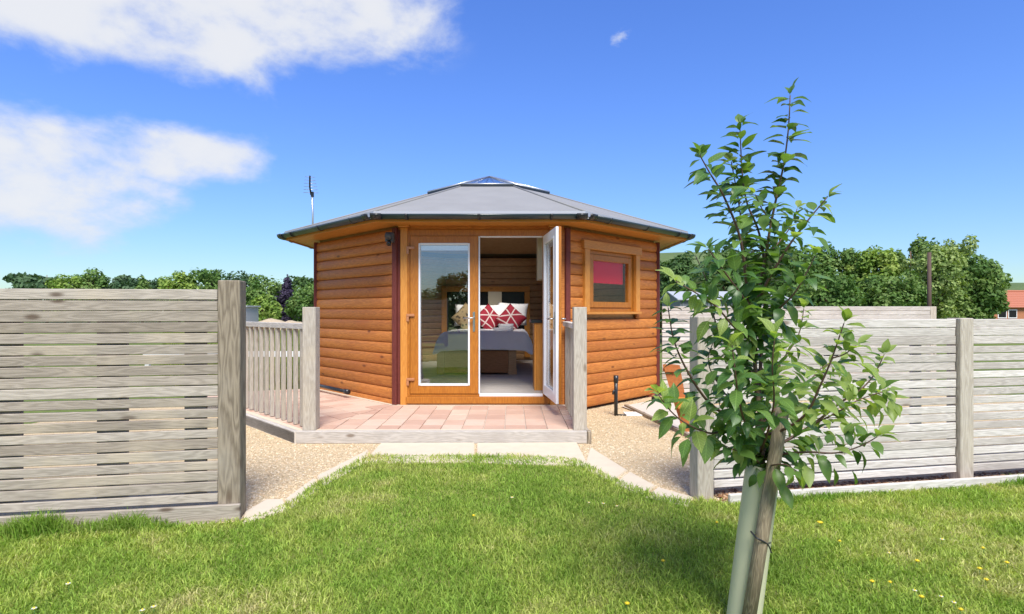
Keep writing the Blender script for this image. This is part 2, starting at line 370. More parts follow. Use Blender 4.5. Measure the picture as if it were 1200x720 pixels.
def pavermat():
    m, nt, b = newmat('clay paver'); tc = N(nt, 'ShaderNodeTexCoord'); oi = N(nt, 'ShaderNodeObjectInfo')
    off = N(nt, 'ShaderNodeVectorMath', operation='ADD', ins={0: tc.outputs['Object'], 1: oi.outputs['Location']})
    a = N(nt, 'ShaderNodeTexNoise', ins={'Vector': off.outputs[0], 'Scale': 6, 'Detail': 6, 'Roughness': .65})
    f = N(nt, 'ShaderNodeTexNoise', ins={'Vector': off.outputs[0], 'Scale': 150, 'Detail': 2})
    r = N(nt, 'ShaderNodeValToRGB'); e = r.color_ramp.elements
    e[0].position = .0; e[0].color = (.42, .245, .18, 1); e[1].position = 1; e[1].color = (.66, .52, .40, 1)
    x = e.new(.5); x.color = (.56, .375, .275, 1)
    nt.links.new(MATH(nt, 'ADD', MATH(nt, 'MULTIPLY', oi.outputs['Random'], .55), MATH(nt, 'MULTIPLY', a.outputs[0], .5)), r.inputs[0])
    nt.links.new(r.outputs[0], b.inputs['Base Color']); b.inputs['Roughness'].default_value = .85; b.inputs['Specular IOR Level'].default_value = .2
    bp = N(nt, 'ShaderNodeBump', ins={'Height': f.outputs[0], 'Strength': .25, 'Distance': .004}); nt.links.new(bp.outputs[0], b.inputs['Normal'])
    return m
M['paver'] = pavermat()

# ------------------------------------------------------------------ the ground
def sheet(name, poly, z, mat):
    me = bpy.data.meshes.new(name); me.from_pydata([(p[0], p[1], z) for p in poly], [], [tuple(range(len(poly)))])
    bm = bmesh.new(); bm.from_mesh(me); bmesh.ops.recalc_face_normals(bm, faces=bm.faces)
    if bm.faces[:] and bm.faces[:][0].normal.z < 0: bmesh.ops.reverse_faces(bm, faces=bm.faces)
    bmesh.ops.triangulate(bm, faces=bm.faces); bm.to_mesh(me); bm.free()
    me.materials.append(mat); return tag(link(name, me), kind='structure')
sheet('field', [(-900, -900), (900, -900), (900, 900), (-900, 900)], 0, M['field'])
# the lawn runs up to the fences and, in the gap between them, on to the terrace step
edge_px = [(290, 611), (315, 603), (345, 588), (372, 568), (398, 553), (428, 538), (445, 536), (520, 537), (600, 537), (650, 538),
           (674, 541), (700, 553), (735, 571), (765, 583), (795, 589), (826, 590)]
edge = [G(x, y) for x, y in edge_px]
LF0, LFA, LFL = Vector((-4.262, 2.982, 0)), R(9.7), 2.66       # left fence: start, bearing, length
RF0, RFA = Vector((1.265, 3.76, 0)), R(10.8)                   # right fence
def fpt(o, a, u, v=0): return (o.x+u*math.cos(a)-v*math.sin(a), o.y+u*math.sin(a)+v*math.cos(a))
lawn_poly = [(-9, -3), fpt(LF0, LFA, -4.5, -.13), fpt(LF0, LFA, 2.63, -.125)] + [(p.x, p.y) for p in edge] + [fpt(RF0, RFA, .1, -.15), fpt(RF0, RFA, 6.5, -.15), (10, -3)]
sheet('lawn', lawn_poly, .012, M['soil'])
gravel_poly = [fpt(LF0, LFA, -1.5, -.1), fpt(LF0, LFA, 2.7, -.2), fpt(RF0, RFA, -.1, -.2), fpt(RF0, RFA, 6, -.13), (8, 8.4), (2.4, 8.5), (-3.6, 8.6), (-4.9, 7.7), (-6, 4)]
sheet('gravel_yard', gravel_poly, .004, M['gravel'])
sheet('bark_border', [fpt(RF0, RFA, .1, -.15), fpt(RF0, RFA, 5.5, -.15), fpt(RF0, RFA, 5.5, .12), fpt(RF0, RFA, .1, .12)], .008, M['barkchip'])

def inside(poly, xs, ys):
    r = np.zeros(len(xs), bool); n = len(poly); j = n-1
    for i in range(n):
        xi, yi = poly[i][0], poly[i][1]; xj, yj = poly[j][0], poly[j][1]
        if yi != yj:
            c = ((yi > ys) != (yj > ys)) & (xs < (xj-xi)*(ys-yi)/(yj-yi)+xi); r ^= c
        j = i
    return r
def fbm(xs, ys, s, seed=0.0):
    return np.array([mnoise.fractal(Vector((x*s+seed, y*s-seed, seed)), 1.0, 2.0, 4) for x, y in zip(xs, ys)])
def blades(name, xs, ys, L, wd, lean, tint, z0=.012, seg2=True):
    n = len(xs); th = RNG.uniform(0, 2*np.pi, n); ph = RNG.uniform(0, 2*np.pi, n)
    dx, dy = np.cos(th), np.sin(th)                   # lean direction
    px, py = np.cos(ph), np.sin(ph)                   # width direction
    hw = wd*.5
    base = np.stack([xs, ys, np.full(n, z0)], 1); wv = np.stack([px, py, np.zeros(n)], 1)*hw[:, None]
    ld = np.stack([dx, dy, np.zeros(n)], 1)
    up = np.array([0, 0, 1.0])
    mid = base+ld*(L*lean*.35)[:, None]+up*(L*.6*np.sqrt(np.clip(1-lean*lean*.4, .1, 1)))[:, None]
    tip = base+ld*(L*lean)[:, None]+up*(L*np.sqrt(np.clip(1-lean*lean, .08, 1)))[:, None]
    v = np.stack([base-wv, base+wv, mid+wv*.8, mid-wv*.8, tip], 1).reshape(-1, 3)
    o = (np.arange(n)*5)[:, None]
    f = (o+np.array([[0, 1, 2, 0, 2, 3, 3, 2, 4]])).ravel()
    c = np.repeat(np.concatenate([tint, np.ones((n, 1))], 1), 5, axis=0)
    return npmesh(name, v, f, 3, M['blade'], c)
def grass_tint(xs, ys, n):
    p = fbm(xs, ys, 1.1, 3.3); q = fbm(xs, ys, 4.0, 8.1)
    d = np.clip((p*.55+q*.45)*1.25+.36+RNG.normal(0, .16, n), 0, 1)[:, None]    # 0 lush .. 1 dry
    lush = np.array([.25, .375, .058]); mid = np.array([.40, .475, .10]); dry = np.array([.60, .52, .27])
    c = np.where(d < .5, lush+(mid-lush)*d*2, mid+(dry-mid)*np.clip((d-.5)*1.6, 0, 1))
    return c*RNG.uniform(.55, 1.3, (n, 1))
n0 = 430000
ys = 1.5+3.7*RNG.random(n0)**1.2; xs = RNG.uniform(-1.02, 1.02, n0)*(ys*1.1+.5)
keep = inside(lawn_poly, xs, ys); xs, ys = xs[keep], ys[keep]
nb = len(xs)
hn = fbm(xs, ys, 2.2, 5.0)
L = RNG.uniform(.018, .05, nb)*(1+.5*np.clip(hn, -.6, 1))
go = link('grass', blades('grass', xs, ys, L, RNG.uniform(.003, .0065, nb), RNG.uniform(.45, .98, nb), grass_tint(xs, ys, nb)))
tag(go, 'short sunlit lawn grass with dry patches before the cabin', 'grass', kind='stuff')
# longer tufts under the fences
tx, ty, tl = [], [], []
def tuft_strip(o, a, u0, u1, v, n, hmax, dens):
    u = RNG.uniform(u0, u1, n); d = np.array([mnoise.noise(Vector((x*2.3, dens, 0))) for x in u])
    k = (d+RNG.normal(0, .25, n)) > -.05
    u = u[k]; d = d[k]+.25; fade = np.clip(np.minimum(u-u0, u1-u)/.35, .12, 1); kk = RNG.random(len(u)) < fade**.7; u, d, fade = u[kk], d[kk], fade[kk]; vv = v+RNG.normal(0, .035, len(u))
    tx.append(o.x+u*math.cos(a)-vv*math.sin(a)); ty.append(o.y+u*math.sin(a)+vv*math.cos(a))
    tl.append(RNG.uniform(.35, 1, len(u))*hmax*fade**.5*(.3+.9*np.clip(d, 0, 1)))
tuft_strip(LF0, LFA, .6, 2.36, -.15, 11000, .26, 1.0)
tuft_strip(RF0, RFA, .15, 1.35, -.185, 4000, .12, 7.0)
tuft_strip(RF0, RFA, 1.4, 4.0, -.185, 3000, .09, 4.0)
tx, ty, tl = map(np.concatenate, (tx, ty, tl)); nt_ = len(tx)
tt = grass_tint(tx, ty, nt_)*np.array([.62, .78, .6])
tag(link('long_grass', blades('long_grass', tx, ty, tl, RNG.uniform(.004, .007, nt_), RNG.uniform(.15, .85, nt_), tt)), 'longer dark green grass tufts along the foot of the fences', 'grass', kind='stuff')
# gravel stones in view
def stones(xs, ys, z, smin, smax, cols):
    n = len(xs); s = RNG.uniform(smin, smax, n)
    base = np.array([(1, 0, 0), (-1, 0, 0), (0, 1, 0), (0, -1, 0), (0, 0, .75), (.6, .6, .4), (-.6, .6, .45), (-.6, -.6, .4), (.6, -.6, .45)])
    f0 = np.array([(4, 0, 5), (4, 5, 2), (4, 2, 6), (4, 6, 1), (4, 1, 7), (4, 7, 3), (4, 3, 8), (4, 8, 0)])
    th = RNG.uniform(0, 2*np.pi, n); c, sn = np.cos(th), np.sin(th)
    el = RNG.uniform(.6, 1.0, n)
    b = base[None]+RNG.normal(0, .12, (n, 9, 3))
    x = b[:, :, 0]*s[:, None]; y = b[:, :, 1]*(s*el)[:, None]
    v = np.stack([xs[:, None]+x*c[:, None]-y*sn[:, None], ys[:, None]+x*sn[:, None]+y*c[:, None], z+np.clip(b[:, :, 2], -.1, 2)*s[:, None]*.9], 2).reshape(-1, 3)
    f = ((np.arange(n)*9)[:, None]+f0.ravel()[None]).ravel()
    cc = np.repeat(np.concatenate([cols[RNG.integers(0, len(cols), n)]*RNG.uniform(.8, 1.15, (n, 1)), np.ones((n, 1))], 1), 9, axis=0)
    return v, f, cc
gcols = np.array([(.66, .51, .31), (.70, .57, .37), (.60, .43, .25), (.69, .54, .34), (.48, .35, .21), (.74, .63, .45), (.63, .49, .31)])
n0 = 95000
ys = 3.2+5.0*RNG.random(n0)**1.35; xs = RNG.uniform(-.52, .62, n0)*ys
keep = inside(gravel_poly, xs, ys) & ~inside(lawn_poly, xs, ys)
xs, ys = xs[keep], ys[keep]
CX, CY, AP = -.371, 9.32, 2.52
tp = [(-2.04, 5.29), (.72, 5.29), (.72, 6.8), (.67, 6.8), (-1.42, 6.8), (-2.89, 8.27), (-4.4, 7.65)]
keep = ~inside(tp, xs, ys); xs, ys = xs[keep], ys[keep]
v, f, c = stones(xs, ys, .004, .005, .0105, gcols)
tag(link('gravel', npmesh('gravel', v, f, 3, M['stones'], c)), 'loose golden gravel stones between fence, lawn and terrace', 'gravel', kind='stuff')
u = RNG.uniform(.12, 3.2, 2600); vv = RNG.uniform(-.13, .1, 2600)
bx_, by_ = RF0.x+u*math.cos(RFA)-vv*math.sin(RFA), RF0.y+u*math.sin(RFA)+vv*math.cos(RFA)
v, f, c = stones(bx_, by_, .01, .008, .02, np.array([(.30, .15, .07), (.42, .25, .13), (.2, .1, .05), (.5, .36, .22)]))
tag(link('bark_chips', npmesh('bark_chips', v, f, 3, M['stones'], c)), 'brown bark chips in the strip under the right fence', 'bark chips', kind='stuff')

# sandstone slabs round the head of the lawn
path = tag(empty('stone_path'), kind='structure')
def off_edge(i, d):
    a = edge[max(i-1, 0)]; b = edge[min(i+1, len(edge)-1)]; t = (b-a).normalized()
    return Vector((edge[i].x-t.y*d, edge[i].y+t.x*d, 0))
def slab(poly, z=.02):
    cx = sum(p[0] for p in poly)/len(poly); cy = sum(p[1] for p in poly)/len(poly)
    me = MB().prism([(p[0]-cx, p[1]-cy) for p in poly], -.02, z).mesh('slab', M['slab'])
    bm = bmesh.new(); bm.from_mesh(me)
    bmesh.ops.bevel(bm, geom=[e for e in bm.edges if all(v.co.z > 0 for v in e.verts)], offset=.006, segments=2, affect='EDGES'); bm.to_mesh(me); bm.free()
    link('slab', me, path, (cx, cy, 0), (R(random.uniform(-.4, .4)), R(random.uniform(-.4, .4)), 0))
def quad_px(*p): return [tuple(G(x, y)[:2]) for x, y in p]
slab(quad_px((425, 545), (556, 545), (556, 521.3), (446, 521.3)))
slab(quad_px((559, 545), (690, 549), (676, 521.3), (559, 521.3)))
slab(quad_px((684, 552), (717, 567), (735, 553), (692, 526)), .016)
slab(quad_px((719, 570), (752, 584), (768, 572), (738, 555)), .019)
slab(quad_px((755, 586), (808, 597), (812, 585), (771, 573)), .016)
slab(quad_px((284, 618), (338, 601), (331, 588), (312, 588), (287, 603)), .02)
slab(quad_px((341, 600), (376, 575), (368, 562), (334, 587)), .015)
slab(quad_px((379, 573), (424, 548), (432, 528), (371, 560)), .015)
sheet('side_path', [tuple(G(x, y)[:2]) for x, y in ((728, 478), (765, 492), (812, 514), (812, 480), (770, 470))], .02, M['concrete'])
bbox('timber_edging', 0, 1.9, -.02, .02, 0, .05, M['post_wood'])
te = bpy.data.objects['timber_edging']; a, b = G(733, 478), G(816, 518)
te.location = ((a.x+b.x)/2, (a.y+b.y)/2, .02); te.rotation_euler = (0, 0, math.atan2(b.y-a.y, b.x-a.x)); te.scale = ((b-a).length/1.9, 1, 1)
tag(te, 'thin brown timber edging between gravel and pale side path', 'edging')

# ------------------------------------------------------------------ terrace
terrace = tag(empty('terrace'), kind='structure')
T8 = math.tan(R(22.5)); DZ = .12; DA = 4.03
def clip(poly, a, b, c):     # keep a*x+b*y<=c
    out = []
    for i in range(len(poly)):
        p, q = poly[i], poly[(i+1) % len(poly)]; dp = a*p[0]+b*p[1]-c; dq = a*q[0]+b*q[1]-c
        if dp <= 0: out.append(p)
        if (dp < 0 < dq) or (dq < 0 < dp):
            t = dp/(dp-dq); out.append((p[0]+t*(q[0]-p[0]), p[1]+t*(q[1]-p[1])))
    return out
def facet(k): 
    a = R(45*k); return Matrix.Translation((CX, CY, 0)) @ Matrix.Rotation(a, 4, 'Z')
# local frame of facet k: x to the right seen from outside, y inwards, the cabin's middle at the origin
XR = .70-CX
sub = MB()
front = [(-DA*T8, -DA), (XR+.005, -DA), (XR+.005, -AP+.02), (-AP*T8, -AP+.02)]
sub.prism([(p[0]+CX, p[1]+CY) for p in front], .0, DZ-.012)
lf = facet(-1)
lp = [(-DA*T8, -DA), (DA*T8, -DA), (AP*T8, -AP+.02), (-AP*T8, -AP+.02)]
lp = [lf @ Vector((p[0], p[1], 0)) for p in lp]
sub.prism([(p.x, p.y) for p in lp], -.002, DZ-.0125)
sub.build('mortar_bed', M['concrete'], terrace)
PW, PL, JT = .205, .29, .007
def pavers(k):
    fm = facet(k); hold = empty('paving', fm.to_translation(), R(45*k), terrace)
    u0 = -1.75; rows = 5; vtop = -AP-.045; 
    for r in range(rows):
        v1 = vtop-r*PL; v0 = v1-PL
        if r == rows-1: v0 = -DA+.10
        if v1-v0 < .05: continue
        x = u0
        while x < 1.75:
            p = [(x+JT/2, v0+JT/2), (x+PW-JT/2, v0+JT/2), (x+PW-JT/2, v1-JT/2), (x+JT/2, v1-JT/2)]
            x += PW
            p = clip(p, -1, T8, .0-.004)      # x >= y*T8 -> -x + y*T8 <= 0 (y negative): left mitre
            if k == 0: p = clip(p, 1, 0, XR-.03)
            else: p = clip(p, 1, T8, -.004)
            if len(p) < 3: continue
            cx = sum(q[0] for q in p)/len(p); cy = sum(q[1] for q in p)/len(p)
            area = abs(sum(p[i][0]*p[(i+1) % len(p)][1]-p[(i+1) % len(p)][0]*p[i][1] for i in range(len(p))))/2
            if area < .001: continue
            if len(p) == 4 and abs(area-(PW-JT)*(v1-v0-JT)) < 1e-5:
                me = bevbox(PW-JT, v1-v0-JT, .05, M['paver'], .004)
            else:
                me = MB().prism([(q[0]-cx, q[1]-cy) for q in p], -.025, .025).mesh('paver', M['paver'])
            link('paver', me, hold, (cx, cy, DZ-.025+random.uniform(-.0015, .0015)), (R(random.uniform(-.25, .25)), R(random.uniform(-.25, .25)), 0))
# left mitre test: points must satisfy x >= y*T8 ... (y<0)
def clip_left(p): return clip(p, -1, T8, 0)
pavers(0); pavers(-1)
# pale strip along the walls and pale border course at the step
def strip(k, a0, a1, z0, z1, mat, name, x1=None, par=terrace):
    fm = facet(k)
    p = [(-a1*T8, -a1), (x1 if x1 else a1*T8, -a1), (x1 if x1 else a0*T8, -a0), (-a0*T8, -a0)]
    q = [fm @ Vector((x, y, 0)) for x, y in p]
    cen = sum(q, Vector())/4
    return MB().prism([(v.x-cen.x, v.y-cen.y) for v in q], z0, z1).build(name, mat, par, (cen.x, cen.y, 0))
for k, x1 in ((0, XR-.03), (-1, None)):
    strip(k, DA-.098, DA-.045, .05, DZ+.001, M['slab'], 'border_course', x1)
    strip(k, AP-.005, AP+.04, .05, DZ+.002, M['slab'], 'wall_strip', x1 if k == 0 else None)
# timber edging boards of the step
fw = 2.04+.72
bbox('edging_board', -2.03, .705, 5.285, 5.33, .008, DZ+.004, M['pale_wood'], terrace, .004)
bbox('edging_board', .708, .745, 5.275, 5.345, .004, DZ+.006, M['post_wood'], terrace, .004)
q0, q1 = lf @ Vector((-DA*T8, -DA+.0225, 0)), lf @ Vector((DA*T8-.01, -DA+.0225, 0))
o = link('edging_board', bevbox((q1-q0).length, .045, DZ-.004, M['pale_wood'], .004), terrace, ((q0+q1)/2)+Vector((0, 0, .0625)), (0, 0, R(-45)))
bbox('edging_board', .70, .735, 5.35, 6.75, .01, DZ+.002, M['grey_wood'], terrace, .004)

# ------------------------------------------------------------------ railings
def rail_left():
    t = empty('railing', (-1.925, 5.40, DZ), R(135)); tag(t, 'pale slatted timber railing left of the terrace step, ending at a broad post', 'railing', 'timber railings of the terrace')
    link('post', bevbox(.125, .125, 1.17, M['pale_post'], .004), t, (0, 0, .585), (0, 0, R(-45)-R(135)+R(45)))
    bbox('top_rail', .07, 2.2, -.035, .035, .955, 1.01, M['pale_wood'], t)
    x = .16
    while x < 2.15:
        bbox('baluster', x, x+.042, -.012, .024, .005, .953, M['pale_post'], t, .003); x += .146
    bbox('post', 2.2, 2.3, -.05, .05, -.1, 1.05, M['pale_post'], t)
def rail_right():
    t = empty('railing', (.645, 5.40, DZ), R(90)); tag(t, 'weathered slatted timber railing beside the open white door', 'railing', 'timber railings of the terrace')
    bbox('post', -.06, .06, -.065, .06, 0, 1.17, M['pale_post'], t, .004)
    bbox('top_rail', .064, 1.33, -.035, .04, .955, 1.01, M['pale_wood'], t)
    x = .17
    while x < 1.28:
        bbox('baluster', x, x+.042, -.015, .02, .005, .953, M['pale_post'], t, .003); x += .146
rail_left(); rail_right()

# ------------------------------------------------------------------ fences
def board_fence(name, label, o, a, posts, spans, z0, nb, pitch, bh, mat, pmat, ptop, pw=.12, base=None, th=.022, vy=-.03, battens=(), wob=1.0, grp='horizontal board fences'):
    t = empty(name, o, a); tag(t, label, 'fence', grp)
    for (u, h) in posts: bbox('post', u-pw/2, u+pw/2, -pw/2, pw/2, -.05, h, pmat, t, .005)
    for (u0, u1) in spans:
        for i in range(nb):
            z = z0+i*pitch
            du = random.uniform(-.003, .003); full = i >= nb-3
            b = bbox('board', u0, u1, vy-th, vy, z, z+bh+(.004 if full else random.choice((-.0075, -.006, -.0045, -.003, -.002, 0, .003))), mat, t, .003)
            b.location.x += du; b.location.y += random.uniform(-.004, .004)*wob; b.location.z += random.uniform(-.0008, .0008)*wob
            b.rotation_euler = (R(random.uniform(-3, 3))*wob, R(random.uniform(-.09, .09))*wob, R(random.uniform(-.1, .1))*wob)
    for u, bw in battens: bbox('batten', u-bw/2, u+bw/2, vy+.006, vy+.035, z0, z0+nb*pitch-.02, mat, t)
    if base:
        u0, u1, v, zt = base
        bbox('baseboard', u0, u1, v-.025, v, .0, zt, mat, t, .004)
    return t
board_fence('board_fence', 'tall grey weathered board fence left of the lawn opening with one thick brown post', LF0, LFA,
            [(LFL-.06, 1.435), (.2, 1.4)], [(-.3, LFL-.125)], .115, 20, .0632, .0570, M['grey_wood'], M['post_wood'], 1.44, .125,
            (-.3, LFL+.01, -.068, .105), battens=((.5, .16), (.95, .10), (1.34, .28), (1.95, .16), (2.4, .12)))
rf = board_fence('board_fence', 'lower pale bleached board fence behind the young tree with square posts', RF0, RFA,
            [(0, 1.215), (2.07, 1.20), (4.14, 1.2)], [(.075, 2.005), (2.14, 4.07)], .075, 18, .0622, .0560, M['pale_wood'], M['pale_post'], 1.2, .115,
            (.1, 5.2, -.15, .075), vy=-.005, battens=((1.0, .10), (1.7, .08), (3.1, .1)))
board_fence('board_fence', 'farther board fence between cabin and shed, seen above the pale fence', Vector((2.2, 8.3, 0)), 0,
            [(3.98, 1.32)], [(0, 3.93)], .06, 20, .0632, .0575, M['pale_wood'], M['pale_post'], 1.32, .09, None, battens=((1.2, .1), (2.6, .1)))
# low white rail fence in the field on the left
t = empty('rail_fence', (-7.2, 11.0, 0)); tag(t, 'low white rail fence in the field beyond the left railing', 'fence')
bbox('rail', 0, 3.9, -.02, .02, .36, .47, M['white_paint'], t)
for x in (.05, 1.95, 3.85): bbox('post', x-.04, x+.04, .021, .1, -.02, .52, M['white_paint'], t)

# ------------------------------------------------------------------ the cabin
cabin = tag(empty('cabin', (CX, CY, 0)), 'octagonal varnished log cabin with shallow grey felt roof', 'cabin')
FL = .24                     # inside floor level
HZ0, HP = .04, .138          # first log, log height
WT = 2.26                    # wall top
FW = AP*T8                   # half width of a wall
def logprof(h, d=.055, bul=.021):
    pts = [(0, 0), (-d+bul, 0)]
    for a, q in ((.04, .45), (.12, .78), (.28, .97), (.5, 1.0), (.72, .93), (.88, .72), (.965, .4)):
        pts.append((-d+bul-bul*q, h*a))
    pts += [(-d+bul, h), (0, h)]
    return pts
_lg = {}
def logmesh(x0, x1, h):
    key = (round(x0, 3), round(x1, 3), round(h, 3))
    if key not in _lg:
        _lg[key] = MB().extr([(p[0], p[1]+.002 if p[1] == 0 else p[1]) for p in logprof(h)], x0, x1, .02).mesh('log', M['log'])
    return _lg[key]
def put_logs(k, spans_at, nmax=16):
    a = R(45*k); rot = Matrix.Rotation(a, 4, 'Z')
    for i in range(nmax):
        z = HZ0+i*HP; h = HP if z+HP < WT else WT-z
        if h < .02: continue
        for (x0, x1) in spans_at(z, z+h):
            xc = (x0+x1)/2; l = rot @ Vector((xc, -AP+.055, 0))
            link('log', logmesh(x0-xc, x1-xc, h), cabin, (l.x, l.y, z), (0, 0, a))
def part(mb, name, mat, k=0, parent=None):
    return mb.build(name, mat, parent or cabin, (0, 0, 0), (0, 0, R(45*k)))
# window position on the right-hand wall (x from its middle)
WX0, WX1, WZ0, WZ1 = -FW+.30, -FW+1.55, 1.215, 2.13
put_logs(-1, lambda a, b: [(-FW+.03, FW-.03)])
def rspans(a, b):
    if b <= WZ0+.02 or a >= WZ1-.02: return [(-FW+.03, FW-.03)]
    return [(-FW+.03, WX0+.03), (WX1-.03, FW-.03)]
put_logs(1, rspans)
DX0, DX1, DZT = -1.278-CX, .452-CX, 2.235        # door frame, in the front wall's frame
for k in (2, 3, 4, 5, 6):
    mb = MB()
    hw_ = {3: (-.02, .74), 2: (-.97, .42), 6: (-.97, .97)}.get(k)  # wall gaps cut for the added daylight windows
    for i in range(17):
        z = HZ0+i*HP; h = min(HP, WT-z)
        if h < .02: continue
        for a, b in ([(-FW+.03, hw_[0]), (hw_[1], FW-.03)] if hw_ and (.95 if k == 3 else .38) < z and z+h < 2.13 else [(-FW+.03, FW-.03)]):
            mb.extr([(p[0]-AP+.055, p[1]+z) for p in logprof(h)], a, b)
    part(mb, 'wall', M['log'], k)
# inside lining: boards of all walls, with the openings left free
LI = AP-.06
def lining(k, holes):
    mb = MB()
    nz = 17
    for i in range(nz):
        z = FL+i*.13; h = min(.13, 2.36-z)
        if h < .01: continue
        sp = [(-LI*T8, LI*T8)]
        for (x0, x1, z0, z1) in holes:
            if z+h > z0 and z < z1:
                sp = [s for a, b in sp for s in ((a, min(b, x0)), (max(a, x1), b)) if s[1]-s[0] > .01]
        for a, b in sp:
            mb.extr([(-LI, z), (-LI+.025, z+.006), (-LI+.03, z+.02), (-LI+.03, z+h-.02), (-LI+.025, z+h-.006), (-LI, z+h)], a, b)
    part(mb, 'wall_lining', M['in_wood'], k)
for k in range(-3, 5):
    lining(k, [(DX0+.02, DX1-.02, -1, DZT-.02)] if k == 0 else ([(WX0+.1, WX1-.1, WZ0+.08, WZ1-.09)] if k == 1 else ([(0, .72, 1.1, 2.0)] if k == 3 else ([(-.95, .4 if k == 2 else .95, .42, 2.0)] if k in (2, -2) else []))))
# floor, base and piers
def octo(a): return [(s*a*c, s2*a*d) for s, s2, c, d in ()]
def octpoly(a): return [Vector((a/math.cos(R(22.5)), 0)).xy if False else (a/math.cos(R(22.5))*math.cos(R(22.5+45*i)), a/math.cos(R(22.5))*math.sin(R(22.5+45*i))) for i in range(8)]
MB().prism(octpoly(AP-.07), .07, FL-.03).build('floor_frame', M['bed_wood'], cabin)
M['floor'] = wood('grey floor boards', (.50, .46, .42), (.40, .37, .335), (.2, .18, .16), rough=.5, var=.1, knots=.1)
y = -LI+.06
while y < LI-.06:
    y1 = min(y+.19, LI-.06); half = min(LI-.06, (LI*1.4142-.1-abs((y+y1)/2)))
    bbox('floor_board', -half, half, y+.003, y1-.001, FL-.03, FL, M['floor'], cabin, .003); y += .19
for k in (-2, -1, 0, 1, 2):
    for s in (-1, 1):
        l = Matrix.Rotation(R(45*k), 4, 'Z') @ Vector((s*.7, -AP+.25, 0))
        bbox('pier', l.x-.09, l.x+.09, l.y-.09, l.y+.09, -.02, .068, M['brick_red'], cabin)
l = facet(1) @ Vector((FW-.12, -AP+.06, 0))
bbox('pier', l.x-CX-.05, l.x-CX+.05, l.y-CY-.05, l.y-CY+.05, -.02, .045, M['brick_red'], cabin)
# corner trims
for i in range(8):
    a = R(22.5+45*i); rr = AP/math.cos(R(22.5))-.012
    link('corner_trim', bevbox(.062, .066, WT-.045, M['maroon'], .006), cabin, (rr*math.cos(a), rr*math.sin(a), .045+(WT-.045)/2), (0, 0, a+math.pi/2))
# front wall: honey posts with caps, the strip over the door
for x in (-1.303-CX, .50-CX):
    bbox('door_post', x-.043, x+.043, -AP-.02, -AP+.06, DZ, 2.262, M['honeyZ'], cabin, .005)
    bbox('post_cap', x-.065, x+.065, -AP-.075, -AP+.03, 2.262, 2.297, M['honey'], cabin, .006)
bbox('door_header', -FW+.04, FW-.04, -AP+.012, -AP+.055, DZT, 2.30, M['log'], cabin)
bbox('filler_board', .548-CX, FW-.02, -AP+.01, -AP+.05, DZ, DZT-.002, M['log'], cabin)
bbox('filler_board', -FW+.02, -1.35-CX, -AP+.01, -AP+.05, DZ, DZT-.002, M['maroon'], cabin)
# ---- door frame
YF = -AP                                        # front plane
df = bbox('door_frame', DX0, DX0+.045, YF, YF+.075, FL-.02, DZT, M['oak_pvc'], cabin)
xo0, xo1 = DX0+.045, DX1-.045
def fr(x0, x1, z0, z1, mat=M['oak_pvc'], y0=YF, y1=YF+.075, n='frame_member', p=None): return bbox(n, x0, x1, y0, y1, z0, z1, mat, p or cabin)
fr(DX1-.08, DX1, FL-.02, DZT); fr(xo0, DX1-.08, DZT-.075, DZT, y0=YF+.001)
fr(DX0, DX1, DZ+.02, FL-.02, y0=YF-.03, n='door_sill')
fr(DX0+.02, DX1-.02, DZ+.002, DZ+.02, y0=YF-.015, n='sill_drip', mat=M['bed_wood'])
fr(-.395-CX, DX1-.08, FL-.02, FL+.012, y0=YF+.002, y1=YF+.07, n='threshold', mat=M['white_pvc'])
fr(xo0, -.396-CX, FL-.02, FL+.010, y0=YF+.003, y1=YF+.07, n='threshold')
# white sliver of the frame's inner lining round the open side
fr(-.412-CX+.008, -.40-CX+.012, FL+.012, DZT-.078, M['white_pvc'], YF-.002, YF+.07, 'meeting_seal')
fr(-.398-CX+.012, DX1-.082, DZT-.088, DZT-.076, M['white_pvc'], YF+.004, YF+.07, 'head_seal')
